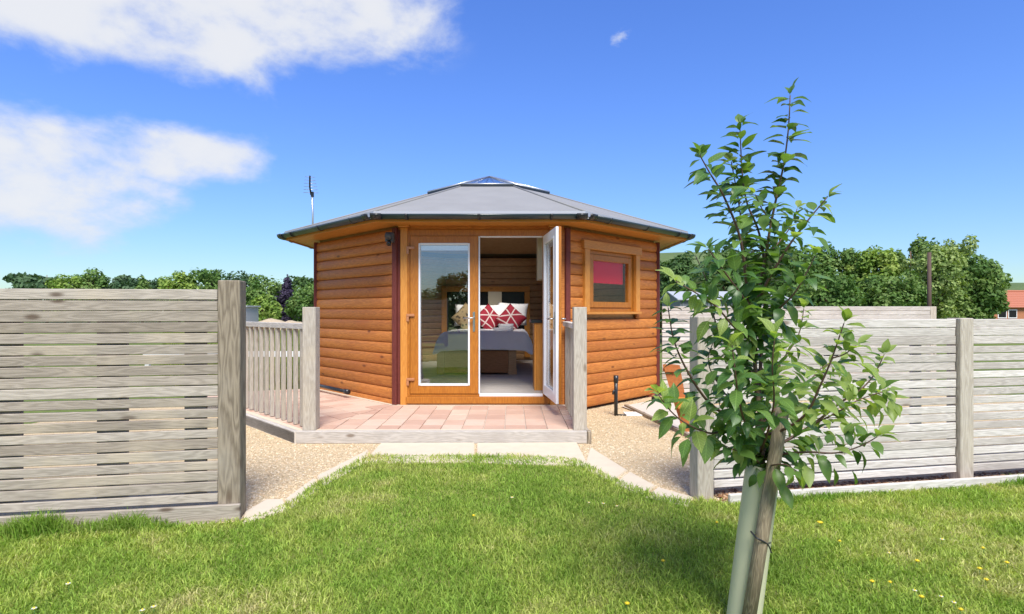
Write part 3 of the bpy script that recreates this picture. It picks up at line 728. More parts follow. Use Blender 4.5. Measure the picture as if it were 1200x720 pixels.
# ---- door leaf, local frame: x from hinge 0 to width W, y 0 outside face .. .062 inside face, z from leaf bottom
def leaf(loc, rz, W, H, outside, insidem, flip, open_):
    d = empty('door', loc, rz, cabin)
    d['label'] = 'open leaf, white inside' if open_ else 'closed golden oak leaf with tall glass'
    S = .105; TR = .088; BR = .10; y0, y1 = 0, .062
    sx = -1 if flip else 1
    def bb(n, a, b, z0, z1, ya, yb, mat, bev=.004):
        x0, x1 = sorted((a*sx, b*sx)); return bbox(n, x0, x1, ya, yb, z0, z1, mat, d, bev)
    for (ya, yb, mat) in ((y0, .031, outside), (.0312, y1, insidem)):
        bb('stile', 0, S, 0, H, ya, yb, mat); bb('stile', W-S, W, 0, H, ya, yb, mat)
        bb('rail', S-.004, W-S+.004, 0, BR, ya+.001, yb-.001, mat); bb('rail', S-.004, W-S+.004, H-TR, H, ya+.001, yb-.001, mat)
    for (ya, yb) in ((-.006, .02), (.042, .07)):
        for a, b, z0, z1 in ((S-.003, S+.018, BR, H-TR), (W-S-.018, W-S+.003, BR, H-TR), (S+.018, W-S-.018, BR-.003, BR+.02), (S+.018, W-S-.018, H-TR-.02, H-TR+.003)):
            bb('glazing_bead', a, b, z0, z1, ya, yb, M['white_pvc'], .003)
    bb('blind_cassette', S+.019, W-S-.019, H-TR-.085, H-TR-.021, .024, .036, M['white_pvc'])
    bb('pane', S+.012, W-S-.012, BR+.012, H-TR-.012, .0225, .0375 if False else .0235, M['glass'], .0003)
    hz = 1.0-.13
    for yy, s in ((-.001, -1), (y1+.001, 1)):
        x = W-.052
        h = empty('handle', (x*sx, yy, hz), 0, d) if False else bb('handle', x-.014, x+.014, hz-.12, hz+.12, min(yy, yy+s*.008), max(yy, yy+s*.008), M['steel'])
        lv = MB().tube([(0, s*.005, 0), (0, s*.05, 0), (-.02*sx, s*.055, 0), (-.125*sx, s*.055, -.004)], .009, 8)
        o = lv.build('lever', M['steel'], d, (x*sx, yy, hz+.045))
        bb('lock_cylinder', x-.008, x+.008, hz-.07, hz-.045, min(yy, yy+s*.014), max(yy, yy+s*.014), M['steel'])
    for z in (() if open_ else (.16, H/2-.02, H-.16)):
        for (a, b, z0, z1) in ((-.042, .055, z, z+.032), (-.042, -.012, z-.06, z-.001)):
            bb('hinge', a, b, z0, z1, -.022, -.0005, M['brass'])
    return d
LH = 1.905
leaf((xo0+.004, YF-.008, FL+.014), 0, .822, LH, M['oak_pvc'], M['white_pvc'], False, False)
hx, hy = .37-CX+.035, YF+.0
ld_ = math.atan2(-.794, .097)
leaf((.372-CX, YF+.02, FL+.014), ld_, .80, LH, M['white_pvc'], M['oak_pvc'], False, True)
# ---- the window of the right-hand wall
win = empty('window', (0, 0, 0), R(45), cabin); win['label'] = 'square window in honey casing'
def wb(n, x0, x1, z0, z1, y0, y1, mat, bev=.004): return bbox(n, x0, x1, y0, y1, z0, z1, mat, win, bev)
CW = .10
wb('casing', WX0, WX0+CW, WZ0+.03, WZ1-.1, YF-.035, YF+.02, M['honeyZ'])
wb('casing', WX1-CW, WX1, WZ0+.03, WZ1-.1, YF-.035, YF+.02, M['honeyZ'])
wb('casing', WX0-.03, WX1+.03, WZ1-.1, WZ1+.01, YF-.045, YF+.02, M['honey'])
wb('window_sill', WX0+.02, WX1-.0, WZ0-.005, WZ0+.03, YF-.06, YF+.03, M['honey'])
a, b, c, d = WX0+CW, WX1-CW, WZ0+.03, WZ1-.1
for x0, x1, z0, z1 in ((a, a+.05, c, d), (b-.05, b, c, d), (a+.05, b-.05, c, c+.05), (a+.05, b-.05, d-.05, d)):
    wb('frame', x0, x1, z0, z1, YF+.021, YF+.075, M['oak_pvc'])
a, b, c, d = a+.052, b-.052, c+.052, d-.052
for x0, x1, z0, z1 in ((a, a+.075, c, d), (b-.075, b, c, d), (a+.075, b-.075, c, c+.075), (a+.075, b-.075, d-.075, d)):
    wb('sash', x0, x1, z0, z1, YF+.008, YF+.07, M['oak_pvc'])
wb('pane', a+.07, b-.07, c+.07, d-.07, YF+.035, YF+.036, M['glass_plain'], .0003)
o = wb('blind_tmp', a+.09, b-.10, d-.36, d-.03, YF+.085, YF+.088, M['red_blind'], .001)
fm1 = facet(1)
o.parent = None; o.name = 'roller_blind'; o.matrix_world = fm1 @ Matrix.Translation(o.location)
tag(o, 'red roller blind half lowered behind the small square window', 'blind')
# unseen rear windows, added to bring daylight inside
for k in (3, 2, -2):
    mb = MB(); q = .72 if abs(k) == 3 else .95; q0 = {3: 0, 2: -.95, -2: -.95}[k]; q = {3: .72, 2: .4, -2: .95}[k]; zb = 1.1 if abs(k) == 3 else .42
    mb.box(q0-.07, q0, -AP-.03, -LI+.02, zb-.1, 2.15).box(q, q+.07, -AP-.03, -LI+.02, zb-.1, 2.15).box(q0, q, -AP-.03, -LI+.02, zb-.11, zb).box(q0, q, -AP-.03, -LI+.02, 2.0, 2.15)
    rw = part(mb, 'window', M['oak_pvc'], k)
    MB().box(q0, q, -AP, -AP+.004, zb, 2.0).build('pane', M['glass'], rw)

# ---- roof
RA, RZ, SA, SZ = 2.90, 2.385, .95, 3.105         # eaves and skylight curb: distance from the middle, height
for k in range(8):
    def rp(a, z, t): return [(-a*T8, -a, z), (a*T8, -a, z), (a*T8, -a, z-t), (-a*T8, -a, z-t)]
    t = .045
    vs = rp(RA, RZ, t)+rp(SA-.03, SZ+.011, t)
    mb = MB().add(vs, [(0, 1, 5, 4), (3, 7, 6, 2), (0, 3, 2, 1), (4, 5, 6, 7), (0, 4, 7, 3), (1, 2, 6, 5)])
    part(mb, 'roof_panel', M['felt'], k)
    # lap of felt half way up and the drip edge
    z1 = RZ+(2.90-2.2)*(SZ-RZ)/(RA-SA)
    mb = MB().box(-(RA+.012)*T8, (RA+.012)*T8, -RA-.012, -RA+.0, RZ-.052, RZ+.006)
    part(mb, 'drip_edge', M['drip'], k)
    # ceiling boards
    t0 = .05; vs = rp(AP-.03, RZ+.14-t0, .02)+rp(SA-.03, SZ-t0, .02)
    part(MB().add(vs, [(0, 1, 5, 4), (3, 7, 6, 2), (0, 3, 2, 1), (4, 5, 6, 7), (0, 4, 7, 3), (1, 2, 6, 5)]), 'ceiling_panel', M['in_wood'], k)
    # soffit and fascia
    p = [(-2.865*T8, -2.865), (2.865*T8, -2.865), ((AP-.05)*T8, -AP+.05), (-(AP-.05)*T8, -AP+.05)]
    for j in range(3):
        a0, a1 = 2.865-j*.132, 2.865-(j+1)*.132+.004
        part(MB().prism([(-a0*T8, -a0), (a0*T8, -a0), (a1*T8, -a1), (-a1*T8, -a1)], 2.285, 2.305), 'soffit_board', M['honey'], k)
    part(MB().prism([(-2.888*T8, -2.888), (2.888*T8, -2.888), (2.8655*T8, -2.8655), (-2.8655*T8, -2.8655)], 2.272, 2.335), 'fascia', M['honey'], k)
    # half-round gutter
    g = empty('gutter', (0, 0, 0), R(45*k), cabin)
    gy, gz, gr = -2.948, 2.345, .055
    prof = [(gy-gr*math.cos(math.pi*i/10), gz-gr*math.sin(math.pi*i/10)) for i in range(11)]
    inner = [(gy-(gr-.006)*math.cos(math.pi*i/10), gz-(gr-.006)*math.sin(math.pi*i/10)) for i in range(10, -1, -1)]
    ge = (2.945)*T8
    link('channel', MB().extr(prof+inner, -ge, ge).mesh('channel', M['gutter']), g)
    for x in (-.82, 0, .82):
        pr = [(gy-(gr+.007)*math.cos(math.pi*i/10), gz-(gr+.007)*math.sin(math.pi*i/10)) for i in range(11)]
        link('bracket', MB().extr(pr+[(q[0], q[1]+.001) for q in prof[::-1]], x-.015, x+.015).mesh('bracket', M['black_pvc']), g)
    pr = [(gy-(gr+.009)*math.cos(math.pi*i/10), gz+.004-(gr+.009)*math.sin(math.pi*i/10)) for i in range(11)]
    for s in (-1, 1):
        link('gutter_joint', MB().extr(pr+[(q[0], q[1]+.001) for q in prof[::-1]], min(s*(ge-.12), s*(ge+.004)), max(s*(ge-.12), s*(ge+.004))).mesh('gutter_joint', M['black_pvc']), g)
    # hip cap
    a = R(22.5+45*k)
    c1 = Vector((RA/math.cos(R(22.5))*math.sin(a), -RA/math.cos(R(22.5))*math.cos(a), RZ+.004)); c2 = Vector((SA/math.cos(R(22.5))*math.sin(a), -SA/math.cos(R(22.5))*math.cos(a), SZ+.004))
    MB().tube([c1, c2], .014, 5).build('hip_cap', M['felt'], cabin)
# skylight: dark curb, eight glass facets between pale bars
cz = SZ+.028; apx = 3.47
for k in range(8):
    part(MB().prism([(-(SA+.02)*T8, -SA-.02), ((SA+.02)*T8, -SA-.02), ((SA-.03)*T8, -SA+.03), (-(SA-.03)*T8, -SA+.03)], SZ-.01, cz), 'skylight_curb', M['black_pvc'], k)
sk = empty('skylight', (0, 0, 0), 0, cabin)
for k in range(8):
    m = Matrix.Rotation(R(45*k), 4, 'Z')
    a = SA+.01
    vs = [m @ Vector(v) for v in ((-a*T8, -a, cz+.008), (a*T8, -a, cz+.008), (.02*T8, -.02, apx), (-.02*T8, -.02, apx))]
    nrm = (vs[1]-vs[0]).cross(vs[3]-vs[0]).normalized()
    link('pane', MB().add(vs+[v-nrm*.004 for v in vs], [(0, 1, 2, 3), (7, 6, 5, 4), (0, 4, 5, 1), (1, 5, 6, 2), (2, 6, 7, 3), (3, 7, 4, 0)]).mesh('pane', M['sky_glass']), sk)
    MB().tube([vs[1]+Vector((0, 0, .004)), vs[2]+Vector((0, 0, .004))], .014, 6).build('glazing_bar', M['alu'], sk)
    MB().tube([vs[0], vs[1]], .013, 6).build('glazing_bar', M['alu'], sk)

# ---- small fittings on and by the cabin
sl_ = empty('security_lamp', (-1.455, 6.70, 2.13)); tag(sl_, 'small dark grey security lamp at the left corner under the eaves', 'lamp')
bbox('housing', -.05, .05, -.03, .06, -.06, .06, M['dark_grey'], sl_, .012)
MB().tube([(0, -.03, .02), (0, -.075, .005)], [.03, .045], 10).build('lamp_head', M['dark_grey'], sl_)
MB().tube([(0, -.02, -.05), (0, -.05, -.09)], [.022, .03], 10).build('sensor', M['black_pvc'], sl_)
an = empty('tv_antenna', (P(366.5, 258, 8.8).x, 8.8, 2.4)); tag(an, 'thin metal TV antenna on a mast behind the left eaves', 'antenna')
zz = lambda py: CAMZ+(365-py)/FPX*8.8-2.4
MB().tube([(0, 0, -.1), (.0, 0, zz(250)), (-.012, 0, zz(226))], .016, 8).build('mast', M['alu'], an)
MB().tube([(-.035, .02, zz(228)), (-.01, -.1, zz(221)), (.045, -.25, zz(211))], .013, 8).build('boom', M['black_pvc'], an)
for i in range(6):
    f = i/5; c = Vector((-.03+.07*f, .0-.24*f, zz(226)+(zz(212)-zz(226))*f)); e = .11-.04*f
    MB().tube([c+Vector((-e, -.02, 0)), c+Vector((e, .02, 0))], .004, 5).build('element', M['alu'], an)
bbox('clamp', -.025, .015, -.02, .02, zz(231), zz(225), M['black_pvc'], an)
dp = empty('waste_pipe', (-2.13, 7.33, .2)); tag(dp, 'black plastic waste pipe lying along the foot of the left log wall', 'pipe')
MB().tube([(0, 0, 0), (-.06, .06, .0)], .034, 12).build('collar', M['black_pvc'], dp)
MB().tube([(-.03, .03, 0), (-.4, .4, .005), (-.80, .80, .01)], .024, 12).build('pipe', M['black_pvc'], dp)
sp = empty('standpipe', (1.24, 6.72, 0)); tag(sp, 'short black standpipe with a foot before the right log wall', 'pipe')
MB().tube([(0, 0, 0), (0, 0, .47)], .022, 12).build('pipe', M['black_pvc'], sp)
MB().tube([(0, 0, .40), (0, 0, .485)], .029, 12).build('cap', M['black_pvc'], sp)
MB().tube([(0, 0, .30), (-.03, -.01, .30), (-.04, -.02, .26)], .014, 8).build('tap', M['black_pvc'], sp)
MB().tube([(0, 0, .012), (.16, 0, .008)], .012, 8).build('foot', M['black_pvc'], sp)
tag(bbox('drain_cover', 1.36, 1.62, 6.68, 6.9, .006, .02, M['white_paint']), 'pale square drain cover beside the black standpipe', 'drain cover')
p0 = P(771, 470, 7.6)
tag(MB().tube([(1.92, 7.75, .05), (2.35, 7.62, .05)], .03, 10).build('pipe_end', M['black_pvc']), 'dark pipe lying on the gravel at the right end of the cabin', 'pipe')
# rust-orange tapered wooden marker behind the young tree
pl = empty('wooden_marker', (P(806, 508, 5.75).x, 5.75, 0)); tag(pl, 'leaning tapered rust orange wooden marker on the gravel, half hidden by the young tree', 'wooden marker')
up = Vector((-.17, 0, .70))
def rib(f0, f1, w0, w1, d): 
    a, b = up*f0, up*f1
    return MB().add([a+Vector((-w0, 0, 0)), a+Vector((w0, 0, 0)), a+Vector((w0*.6, d, 0)), a+Vector((-w0*.6, d, 0)), b+Vector((-w1, 0, 0)), b+Vector((w1, 0, 0)), b+Vector((w1*.6, d, 0)), b+Vector((-w1*.6, d, 0))], [(3, 2, 1, 0), (4, 5, 6, 7), (0, 1, 5, 4), (1, 2, 6, 5), (2, 3, 7, 6), (3, 0, 4, 7)])
rib(-.06, .5, .03, .07, .085).build('stem', M['terracotta'], pl); rib(.5, 1.0, .065, .088, .1).build('back_board', M['terracotta'], pl)
MB().box(-.045, .08, -.09, .015, -.05, .05, Matrix.Translation(up*.46)).build('ledge', M['honey'], pl)
MB().box(-.085, .085, -.03, .045, -.017, .017, Matrix.Translation(up*.93)).build('crossbar', M['terracotta'], pl)

# ------------------------------------------------------------------ inside
bed = empty('bed', (-.46, 9.95, FL)); tag(bed, 'double bed with brown board base seen through the doorway', 'bed')
bbox('base_panel', -.62, .40, -.95, -.925, .03, .375, M['bed_wood'], bed)
bbox('base', -.62, .40, -.92, 1.0, .02, .38, M['bed_wood'], bed)
bbox('leg', .405, .53, -.955, -.86, 0, .378, M['in_wood'], bed); bbox('leg', -.74, -.625, -.955, -.86, 0, .378, M['in_wood'], bed)
bbox('plinth_block', .40, .54, -.97, -.955, 0, .09, M['in_wood'], bed)
bbox('name_plate', -.18, -.06, -.956, -.951, .26, .31, M['white_pvc'], bed, .001)
bbox('mattress', -.70, .70, -.93, 1.0, .381, .56, M['fabric_white'], bed, .05)
def soft(name, nx, ny, fn, mat, thick=.03, par=None, sub=1):
    vs = []; fs = []
    for j in range(ny):
        for i in range(nx): vs.append(fn(i/(nx-1), j/(ny-1)))
    for j in range(ny-1):
        for i in range(nx-1): fs.append((j*nx+i, j*nx+i+1, (j+1)*nx+i+1, (j+1)*nx+i))
    me = MB().add(vs, fs, True).mesh(name, mat); o = link(name, me, par)
    m = o.modifiers.new('solid', 'SOLIDIFY'); m.thickness = thick; m.offset = 1
    m = o.modifiers.new('sub', 'SUBSURF'); m.levels = sub; m.render_levels = sub
    return o
def duvet(u, v):
    x = -.80+1.6*u; y = -1.03+1.75*v
    ex = max(0, abs(x)-.68)/.12; ey = min(1.05, max(0, -.66-y)/.36)
    drop = .27*(1-(1-min(1, ex))**.5)*(1 if ex > 0 else 0)+.26*min(1, ey)**1.5
    n = mnoise.fractal(Vector((x*2.5, y*2.5, 1)), 1, 2, 4)*.03
    fold = .022*math.sin(x*16+3*mnoise.noise(Vector((x*2, y*2, 5))))*min(1, ey+ex)
    z = .62-min(.30, drop)+n*(1-.5*min(1, ey))+.03*math.sin(u*math.pi)
    return (x+(.04*n if ex else 0), y-(fold+ .02*min(1, ey)), z)
o = soft('duvet', 41, 41, duvet, M['fabric_white'], .03); o.location = (-.46, 9.95, FL)
tag(o, 'rumpled white duvet spread over the bed', 'duvet')
def cushion(name, w, h, t, mat, loc, rot, par=None):
    n = 11; vs = []; fs = []
    for side in (1, -1):
        for j in range(n):
            for i in range(n):
                a, b = i/(n-1)*2-1, j/(n-1)*2-1
                k = (1-a**4)*(1-b**4); pinch = 1-.07*(1-abs(a))*0-.06*(1-b*b)*abs(a)**2
                pin2 = 1-.06*(1-a*a)*abs(b)**2
                wr = .012*mnoise.noise(Vector((a*2.2+loc[0]*9, b*2.2, side*3+loc[1])))
                vs.append((a*w/2*pinch, side*(t/2*k**.55+wr*(k > .05)), b*h/2*pin2))
    q = n*n
    for j in range(n-1):
        for i in range(n-1):
            a = j*n+i; fs += [(a, a+1, a+n+1, a+n), (q+a, q+a+n, q+a+n+1, q+a+1)]
    me = MB().add(vs, fs, True).mesh(name, mat)
    bm = bmesh.new(); bm.from_mesh(me); bmesh.ops.remove_doubles(bm, verts=bm.verts, dist=.0005); bmesh.ops.recalc_face_normals(bm, faces=bm.faces); bm.to_mesh(me); bm.free()
    return link(name, me, par, loc, rot)
def pt(px, py, Y): return tuple(P(px, py, Y))
for i, (px, py, Y, rr, lb) in enumerate(((600, 365, 10.86, 3, 'white pillow upright behind the right red cushion'), (578, 367, 10.80, -2, 'white pillow behind the middle of the bed'), (551, 367, 10.84, 2, 'white pillow at the left end of the headboard'))):
    tag(cushion('pillow', .60, .44, .16, M['fabric_white'], pt(px, py+3, Y), (R(-16), R(rr), R(-6+4*i))), lb, 'pillow', 'white bed pillows')
def redcush():
    m, nt, b = newmat('red cushion with pale lines'); tc = N(nt, 'ShaderNodeTexCoord'); s = N(nt, 'ShaderNodeSeparateXYZ', ins={0: tc.outputs['Object']})
    acc = None
    for (a, c, off) in ((1.0, .22, .03), (.28, 1.0, -.02), (.75, -.7, .06), (-.2, 1, .13)):
        d = MATH(nt, 'ABSOLUTE', MATH(nt, 'ADD', MATH(nt, 'ADD', MATH(nt, 'MULTIPLY', s.outputs[0], a), MATH(nt, 'MULTIPLY', s.outputs[2], c)), off))
        l = SMOOTH(nt, d, .008, .014, 1, 0); acc = l if acc is None else MATH(nt, 'MAXIMUM', acc, l)
    nt.links.new(MIX(nt, acc, (.33, .012, .03), (.75, .6, .55)), b.inputs['Base Color']); b.inputs['Roughness'].default_value = .8
    return m
M['redcush'] = redcush()
def patcush():
    m, nt, b = newmat('dark patterned fabric'); tc = N(nt, 'ShaderNodeTexCoord')
    v = N(nt, 'ShaderNodeTexVoronoi', ins={'Vector': tc.outputs['Object'], 'Scale': 14})
    nt.links.new(MIX(nt, SMOOTH(nt, v.outputs[0], .25, .4), (.08, .05, .03), (.4, .28, .14)), b.inputs['Base Color']); b.inputs['Roughness'].default_value = .8
    return m
tag(cushion('cushion', .43, .43, .15, M['redcush'], pt(599, 374, 10.45), (R(-20), R(40), R(-12))), 'red cushion with pale crossing lines, the right one', 'cushion', 'red cushions on the bed')
tag(cushion('cushion', .43, .43, .15, M['redcush'], pt(572.5, 374, 10.5), (R(-20), R(48), R(10))), 'red cushion with pale lines, beside the closed door edge', 'cushion', 'red cushions on the bed')
tag(cushion('cushion', .44, .44, .14, patcush(), pt(547, 373, 10.5), (R(-20), R(44), R(8))), 'brown patterned cushion seen through the door glass', 'cushion')
for (px, py, Y, w_) in ((589, 388, 9.85, .34), (593, 383.5, 10.0, .28)):
    o = cushion('towel', w_, .12, .26, M['fabric_white'], pt(px, py, Y), (R(0), 0, R(8))); tag(o, 'folded white towel lying on the duvet, ' + ('front one' if w_ > .3 else 'rear one'), 'towel', 'folded towels on the bed')
nb_ = empty('headboard_niche', (-.46, 11.70, 0)); tag(nb_, 'dark mirror in a broad wooden frame on the back wall above the bed', 'mirror')
zt = P(0, 336, 11.7).z
bbox('frame', -1.0, .83, -.05, .03, zt-.11, zt, M['honey'], nb_); bbox('frame', .72, .83, -.045, .03, .3, zt-.112, M['honeyZ'], nb_); bbox('frame', -1.0, -.89, -.045, .03, .3, zt-.112, M['honeyZ'], nb_)
bbox('mirror_panel', -.888, .718, 0, .02, .6, zt-.112, M['dark_void'], nb_)
pc = tag(bbox('pale_panel', P(572, 0, 11.6).x, P(588, 0, 11.6).x, 11.6, 11.625, P(0, 361, 11.6).z, P(0, 342, 11.6).z, M['cream']), 'pale blank panel standing against the dark mirror', 'panel')  # plain pale rectangle in front of the dark panel
kc = empty('kitchen_unit', (.285, 7.18, FL)); tag(kc, 'honey wooden kitchen unit with dark worktop just inside the doorway', 'kitchen unit')
bbox('side_panel', 0, .03, 0, .55, 0, .86, M['honeyZ'], kc); bbox('front_panel', .032, .55, 0, .03, .0, .86, M['honeyZ'], kc)
bbox('worktop', -.045, .6, -.02, .58, .862, .90, M['black_pvc'], kc)
wc = empty('wall_cupboard', (.33, 7.25, 1.66)); tag(wc, 'cream wall cupboard hanging inside right of the doorway', 'cupboard')
bbox('carcass', 0, .5, 0, .3, 0, .62, M['cream'], wc); bbox('cupboard_door', .003, .497, -.02, -.001, .003, .617, M['cream'], wc)

# ------------------------------------------------------------------ the young tree
def pp(px, py, d=0.0): return P(px, py, 2.2+d)
def leaf_me(L, Wd, fold, droop, mat, seed):
    rnd = random.Random(seed); nx = 7; vs = []; fs = []
    for i in range(nx):
        t = i/(nx-1)
        wv = Wd*.5*(math.sin(math.pi*min(1, t**.82))**.8)*(1 if t < .75 else 1-.35*(t-.75)/.25) if 0 < t < 1 else (.001 if t else .0015)
        z = -droop*L*t*t; x = L*t*(1-.12*droop*t)
        wvy = .05*Wd*math.sin(t*9+seed)
        for s in (-1, 0, 1):
            vs.append((x-abs(s)*.0, s*wv*math.cos(fold), z+abs(s)*(wv*math.sin(fold)+wvy)))
    for i in range(nx-1):
        a = i*3; fs += [(a, a+3, a+4, a+1), (a+1, a+4, a+5, a+2)]
    # leaf stalk
    b = MB().add(vs, fs, True)
    b.v = [(x+.014, y, z) for x, y, z in b.v]
    b.add([(0, -.0008, 0), (0, .0008, 0), (.016, .0009, .0), (.016, -.0009, 0)], [(0, 1, 2, 3)])
    me = bpy.data.meshes.new('leaf'); me.from_pydata(b.v, [], b.f); me.materials.append(mat); me.polygons.foreach_set('use_smooth', [True]*len(b.f)); me.update()
    return me
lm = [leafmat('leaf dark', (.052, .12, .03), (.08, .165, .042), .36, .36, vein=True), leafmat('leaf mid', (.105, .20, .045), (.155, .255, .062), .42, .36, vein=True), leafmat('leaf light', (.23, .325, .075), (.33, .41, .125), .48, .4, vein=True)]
LV = [[leaf_me(random.uniform(.070, .090), random.uniform(.039, .052), random.uniform(.1, .5), random.uniform(.1, .6), m, i*3+j) for i in range(5)] for j, m in enumerate(lm)]
BR = [  # (points as seen, with distance offset), base radius, tip radius, leaf lightness with the right side's sunlit tone put in
 ([(886, 640, 0), (893, 560, 0), (893, 520, 0), (889, 470, 0), (885, 430, .0), (886, 380, 0), (891, 335, 0), (897, 300, 0), (904, 260, -.02), (912, 222, -.02), (919, 190, -.03), (924, 150, -.03), (926, 112, -.03)], .014, .002, .3),
 ([(889, 470, 0), (893, 400, .05), (897, 330, .06), (890, 275, .05), (876, 240, .05), (870, 206, .04), (867, 147, .04)], .008, .002, .3),
 ([(888, 380, 0), (880, 330, .08), (872, 290, .1), (866, 240, .1), (857, 190, .1)], .006, .002, .4),
 ([(887, 420, 0), (877, 350, -.1), (871, 300, -.15), (864, 268, -.18), (847, 228, -.2), (833, 205, -.22), (820, 182, -.24)], .008, .002, .3),
 ([(890, 350, 0), (902, 325, -.05), (926, 286, -.1), (948, 257, -.13), (969, 232, -.15)], .007, .002, .4),
 ([(891, 540, 0), (861, 497, -.1), (829, 470, -.16), (806, 436, -.2), (790, 400, -.22), (783, 361, -.24)], .008, .0018, .35),
 ([(861, 497, -.1), (835, 508, -.2), (805, 497, -.28), (786, 482, -.32), (771, 462, -.35)], .005, .0016, .6),
 ([(890, 530, 0), (915, 520, .05), (952, 498, .1), (985, 472, .12), (1008, 457, .12), (1024, 440, .12), (1036, 416, .1)], .008, .0018, .7),
 ([(891, 510, 0), (915, 505, -.12), (944, 486, -.2), (960, 455, -.25), (975, 420, -.28), (989, 379, -.3)], .007, .0018, .8),
 ([(889, 470, 0), (905, 440, .12), (922, 415, .2), (936, 392, .25), (942, 362, .27)], .006, .0018, .7),
 ([(892, 540, 0), (920, 532, -.1), (949, 530, -.16), (980, 531, -.2), (1008, 523, -.22), (1028, 512, -.24)], .0055, .0016, .45),
 ([(952, 498, .1), (980, 484, .05), (1008, 468, .02), (1040, 458, 0)], .004, .0016, .75),
 ([(888, 440, 0), (865, 420, .12), (845, 395, .2), (835, 365, .25), (828, 330, .28), (815, 300, .3)], .006, .0018, .3),
 ([(886, 400, 0), (862, 385, -.18), (840, 360, -.26), (818, 345, -.3), (792, 330, -.33)], .005, .0018, .45),
 ([(888, 390, 0), (910, 365, -.15), (930, 345, -.22), (945, 320, -.25), (955, 300, -.26)], .005, .0018, .35),
 ([(886, 370, 0), (868, 345, -.2), (850, 320, -.28), (830, 292, -.32)], .005, .0018, .3),
 ([(890, 520, 0), (875, 500, -.22), (866, 470, -.32), (862, 440, -.38), (858, 405, -.4)], .005, .0018, .4),
 ([(891, 530, 0), (900, 505, -.2), (907, 470, -.3), (905, 430, -.36), (908, 395, -.38)], .005, .0018, .55),
 ([(889, 500, 0), (865, 478, .15), (845, 455, .25), (830, 425, .3), (838, 395, .3)], .005, .0018, .25),
 ([(890, 500, 0), (918, 470, .18), (945, 450, .28), (965, 430, .3), (985, 425, .3)], .005, .0018, .6),
 ([(892, 545, 0), (880, 535, -.15), (862, 528, -.2), (848, 522, -.22)], .004, .0016, .25),
 ([(893, 548, 0), (908, 545, -.15), (922, 545, -.2), (932, 553, -.22)], .004, .0016, .4),
 ([(897, 300, 0), (912, 285, .1), (925, 268, .15), (934, 245, .15)], .004, .0016, .35),
 ([(904, 260, -.02), (893, 245, -.1), (885, 228, -.14)], .003, .0015, .35),
 ([(975, 420, -.28), (990, 415, -.3), (1003, 405, -.3)], .003, .0015, .8),
 ([(1012, 455, .12), (1030, 462, .1), (1046, 470, .1)], .003, .0015, .8),
]
ytree = empty('young_tree', P(871, 738, 2.2)); tag(ytree, 'young leafy tree with slender stems in a green guard tube', 'tree')
T0 = ytree.location.copy()
leaves = []
rnd = random.Random(11)
def smoothpath(pts, n=5):
    out = []
    for i in range(len(pts)-1):
        p0, p1, p2, p3 = pts[max(i-1, 0)], pts[i], pts[i+1], pts[min(i+2, len(pts)-1)]
        for j in range(n):
            t = j/n; out.append(.5*((2*p1)+(p2-p0)*t+(2*p0-5*p1+4*p2-p3)*t*t+(3*p1-p0-3*p2+p3)*t**3))
    return out+[pts[-1]]
trunkpts = smoothpath([T0, T0.lerp(pp(886, 640), .5), pp(886, 640)])
for bi, (pts, r0, r1, light) in enumerate(BR):
    wp = smoothpath([pp(*p) for p in pts])
    if bi == 0: wp = trunkpts+wp[1:]
    n = len(wp)
    rad = [r0+(r1-r0)*(i/(n-1))**.8 for i in range(n)]
    MB().tube([p-T0 for p in wp], rad, 7).build('trunk' if bi == 0 else 'branch', M['bark'] if bi == 0 else M['twig'], ytree)
    # leaves alternate along it
    acc = 0; side = 0; z_clear = P(0, 548, 2.2).z
    total = sum((wp[i+1]-wp[i]).length for i in range(n-1)); run = 0
    for i in range(n-1):
        seg = wp[i+1]-wp[i]; Ls = seg.length; run += Ls; acc += Ls
        if wp[i].z < z_clear or (bi and run < .05): continue
        t = seg.normalized(); f = run/total
        gap = .0096 if wp[i].z < 1.75 else .0102
        while acc > gap:
            acc -= gap; side += 1
            az = side*2.4+rnd.uniform(-.5, .5)
            o1 = t.orthogonal().normalized(); o2 = t.cross(o1)
            out = o1*math.cos(az)+o2*math.sin(az)
            d = (out*1.0+t*rnd.uniform(.1, .75)+Vector((0, 0, rnd.uniform(-.35, .3)))).normalized()
            p = wp[i]+seg*rnd.random()
            # in the thick of the crown most leaves hang from short spurs
            if f < .8 and rnd.random() < .5: p = p+d*rnd.uniform(.01, .06)+Vector((0, 0, rnd.uniform(-.02, .02)))
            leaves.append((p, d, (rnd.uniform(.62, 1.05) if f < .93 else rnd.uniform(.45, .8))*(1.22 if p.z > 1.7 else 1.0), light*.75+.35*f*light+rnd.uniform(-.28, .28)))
    for q in range(3):
        d = ((wp[-1]-wp[-3]).normalized()+Vector((rnd.uniform(-.8, .8), rnd.uniform(-.8, .8), rnd.uniform(-.4, .5)))).normalized()
        leaves.append((wp[-1], d, rnd.uniform(.5, .9), light+.3))
def leafM(p, d, s):
    up = Vector((rnd.uniform(-.35, .35), rnd.uniform(-.55, .15), 1.0)).normalized()
    y = up.cross(d)
    if y.length < .05: y = Vector((1, 0, 0)).cross(d)
    y.normalize(); z = d.cross(y).normalized()
    m = Matrix((d, y, z)).transposed().to_4x4(); m.translation = p
    return m @ Matrix.Scale(s, 4)
def on_stake(p):
    py = 365+(CAMZ-p.z)*FPX/p.y; px = 600+p.x*FPX/p.y
    sx_ = 919+(873-919)*(py-468)/(752-468)
    return 497 < py < 545 and abs(px-sx_+4) < 20 and p.y < 2.16
leaves = [a for a in leaves if not (on_stake(a[0]) or on_stake(a[0]+a[1]*.05))]
leaves.sort(key=lambda a: (a[0]-cam.location).length-.25*a[2]*.3)
print('leaves', len(leaves))
rest = [MB(), MB(), MB()]
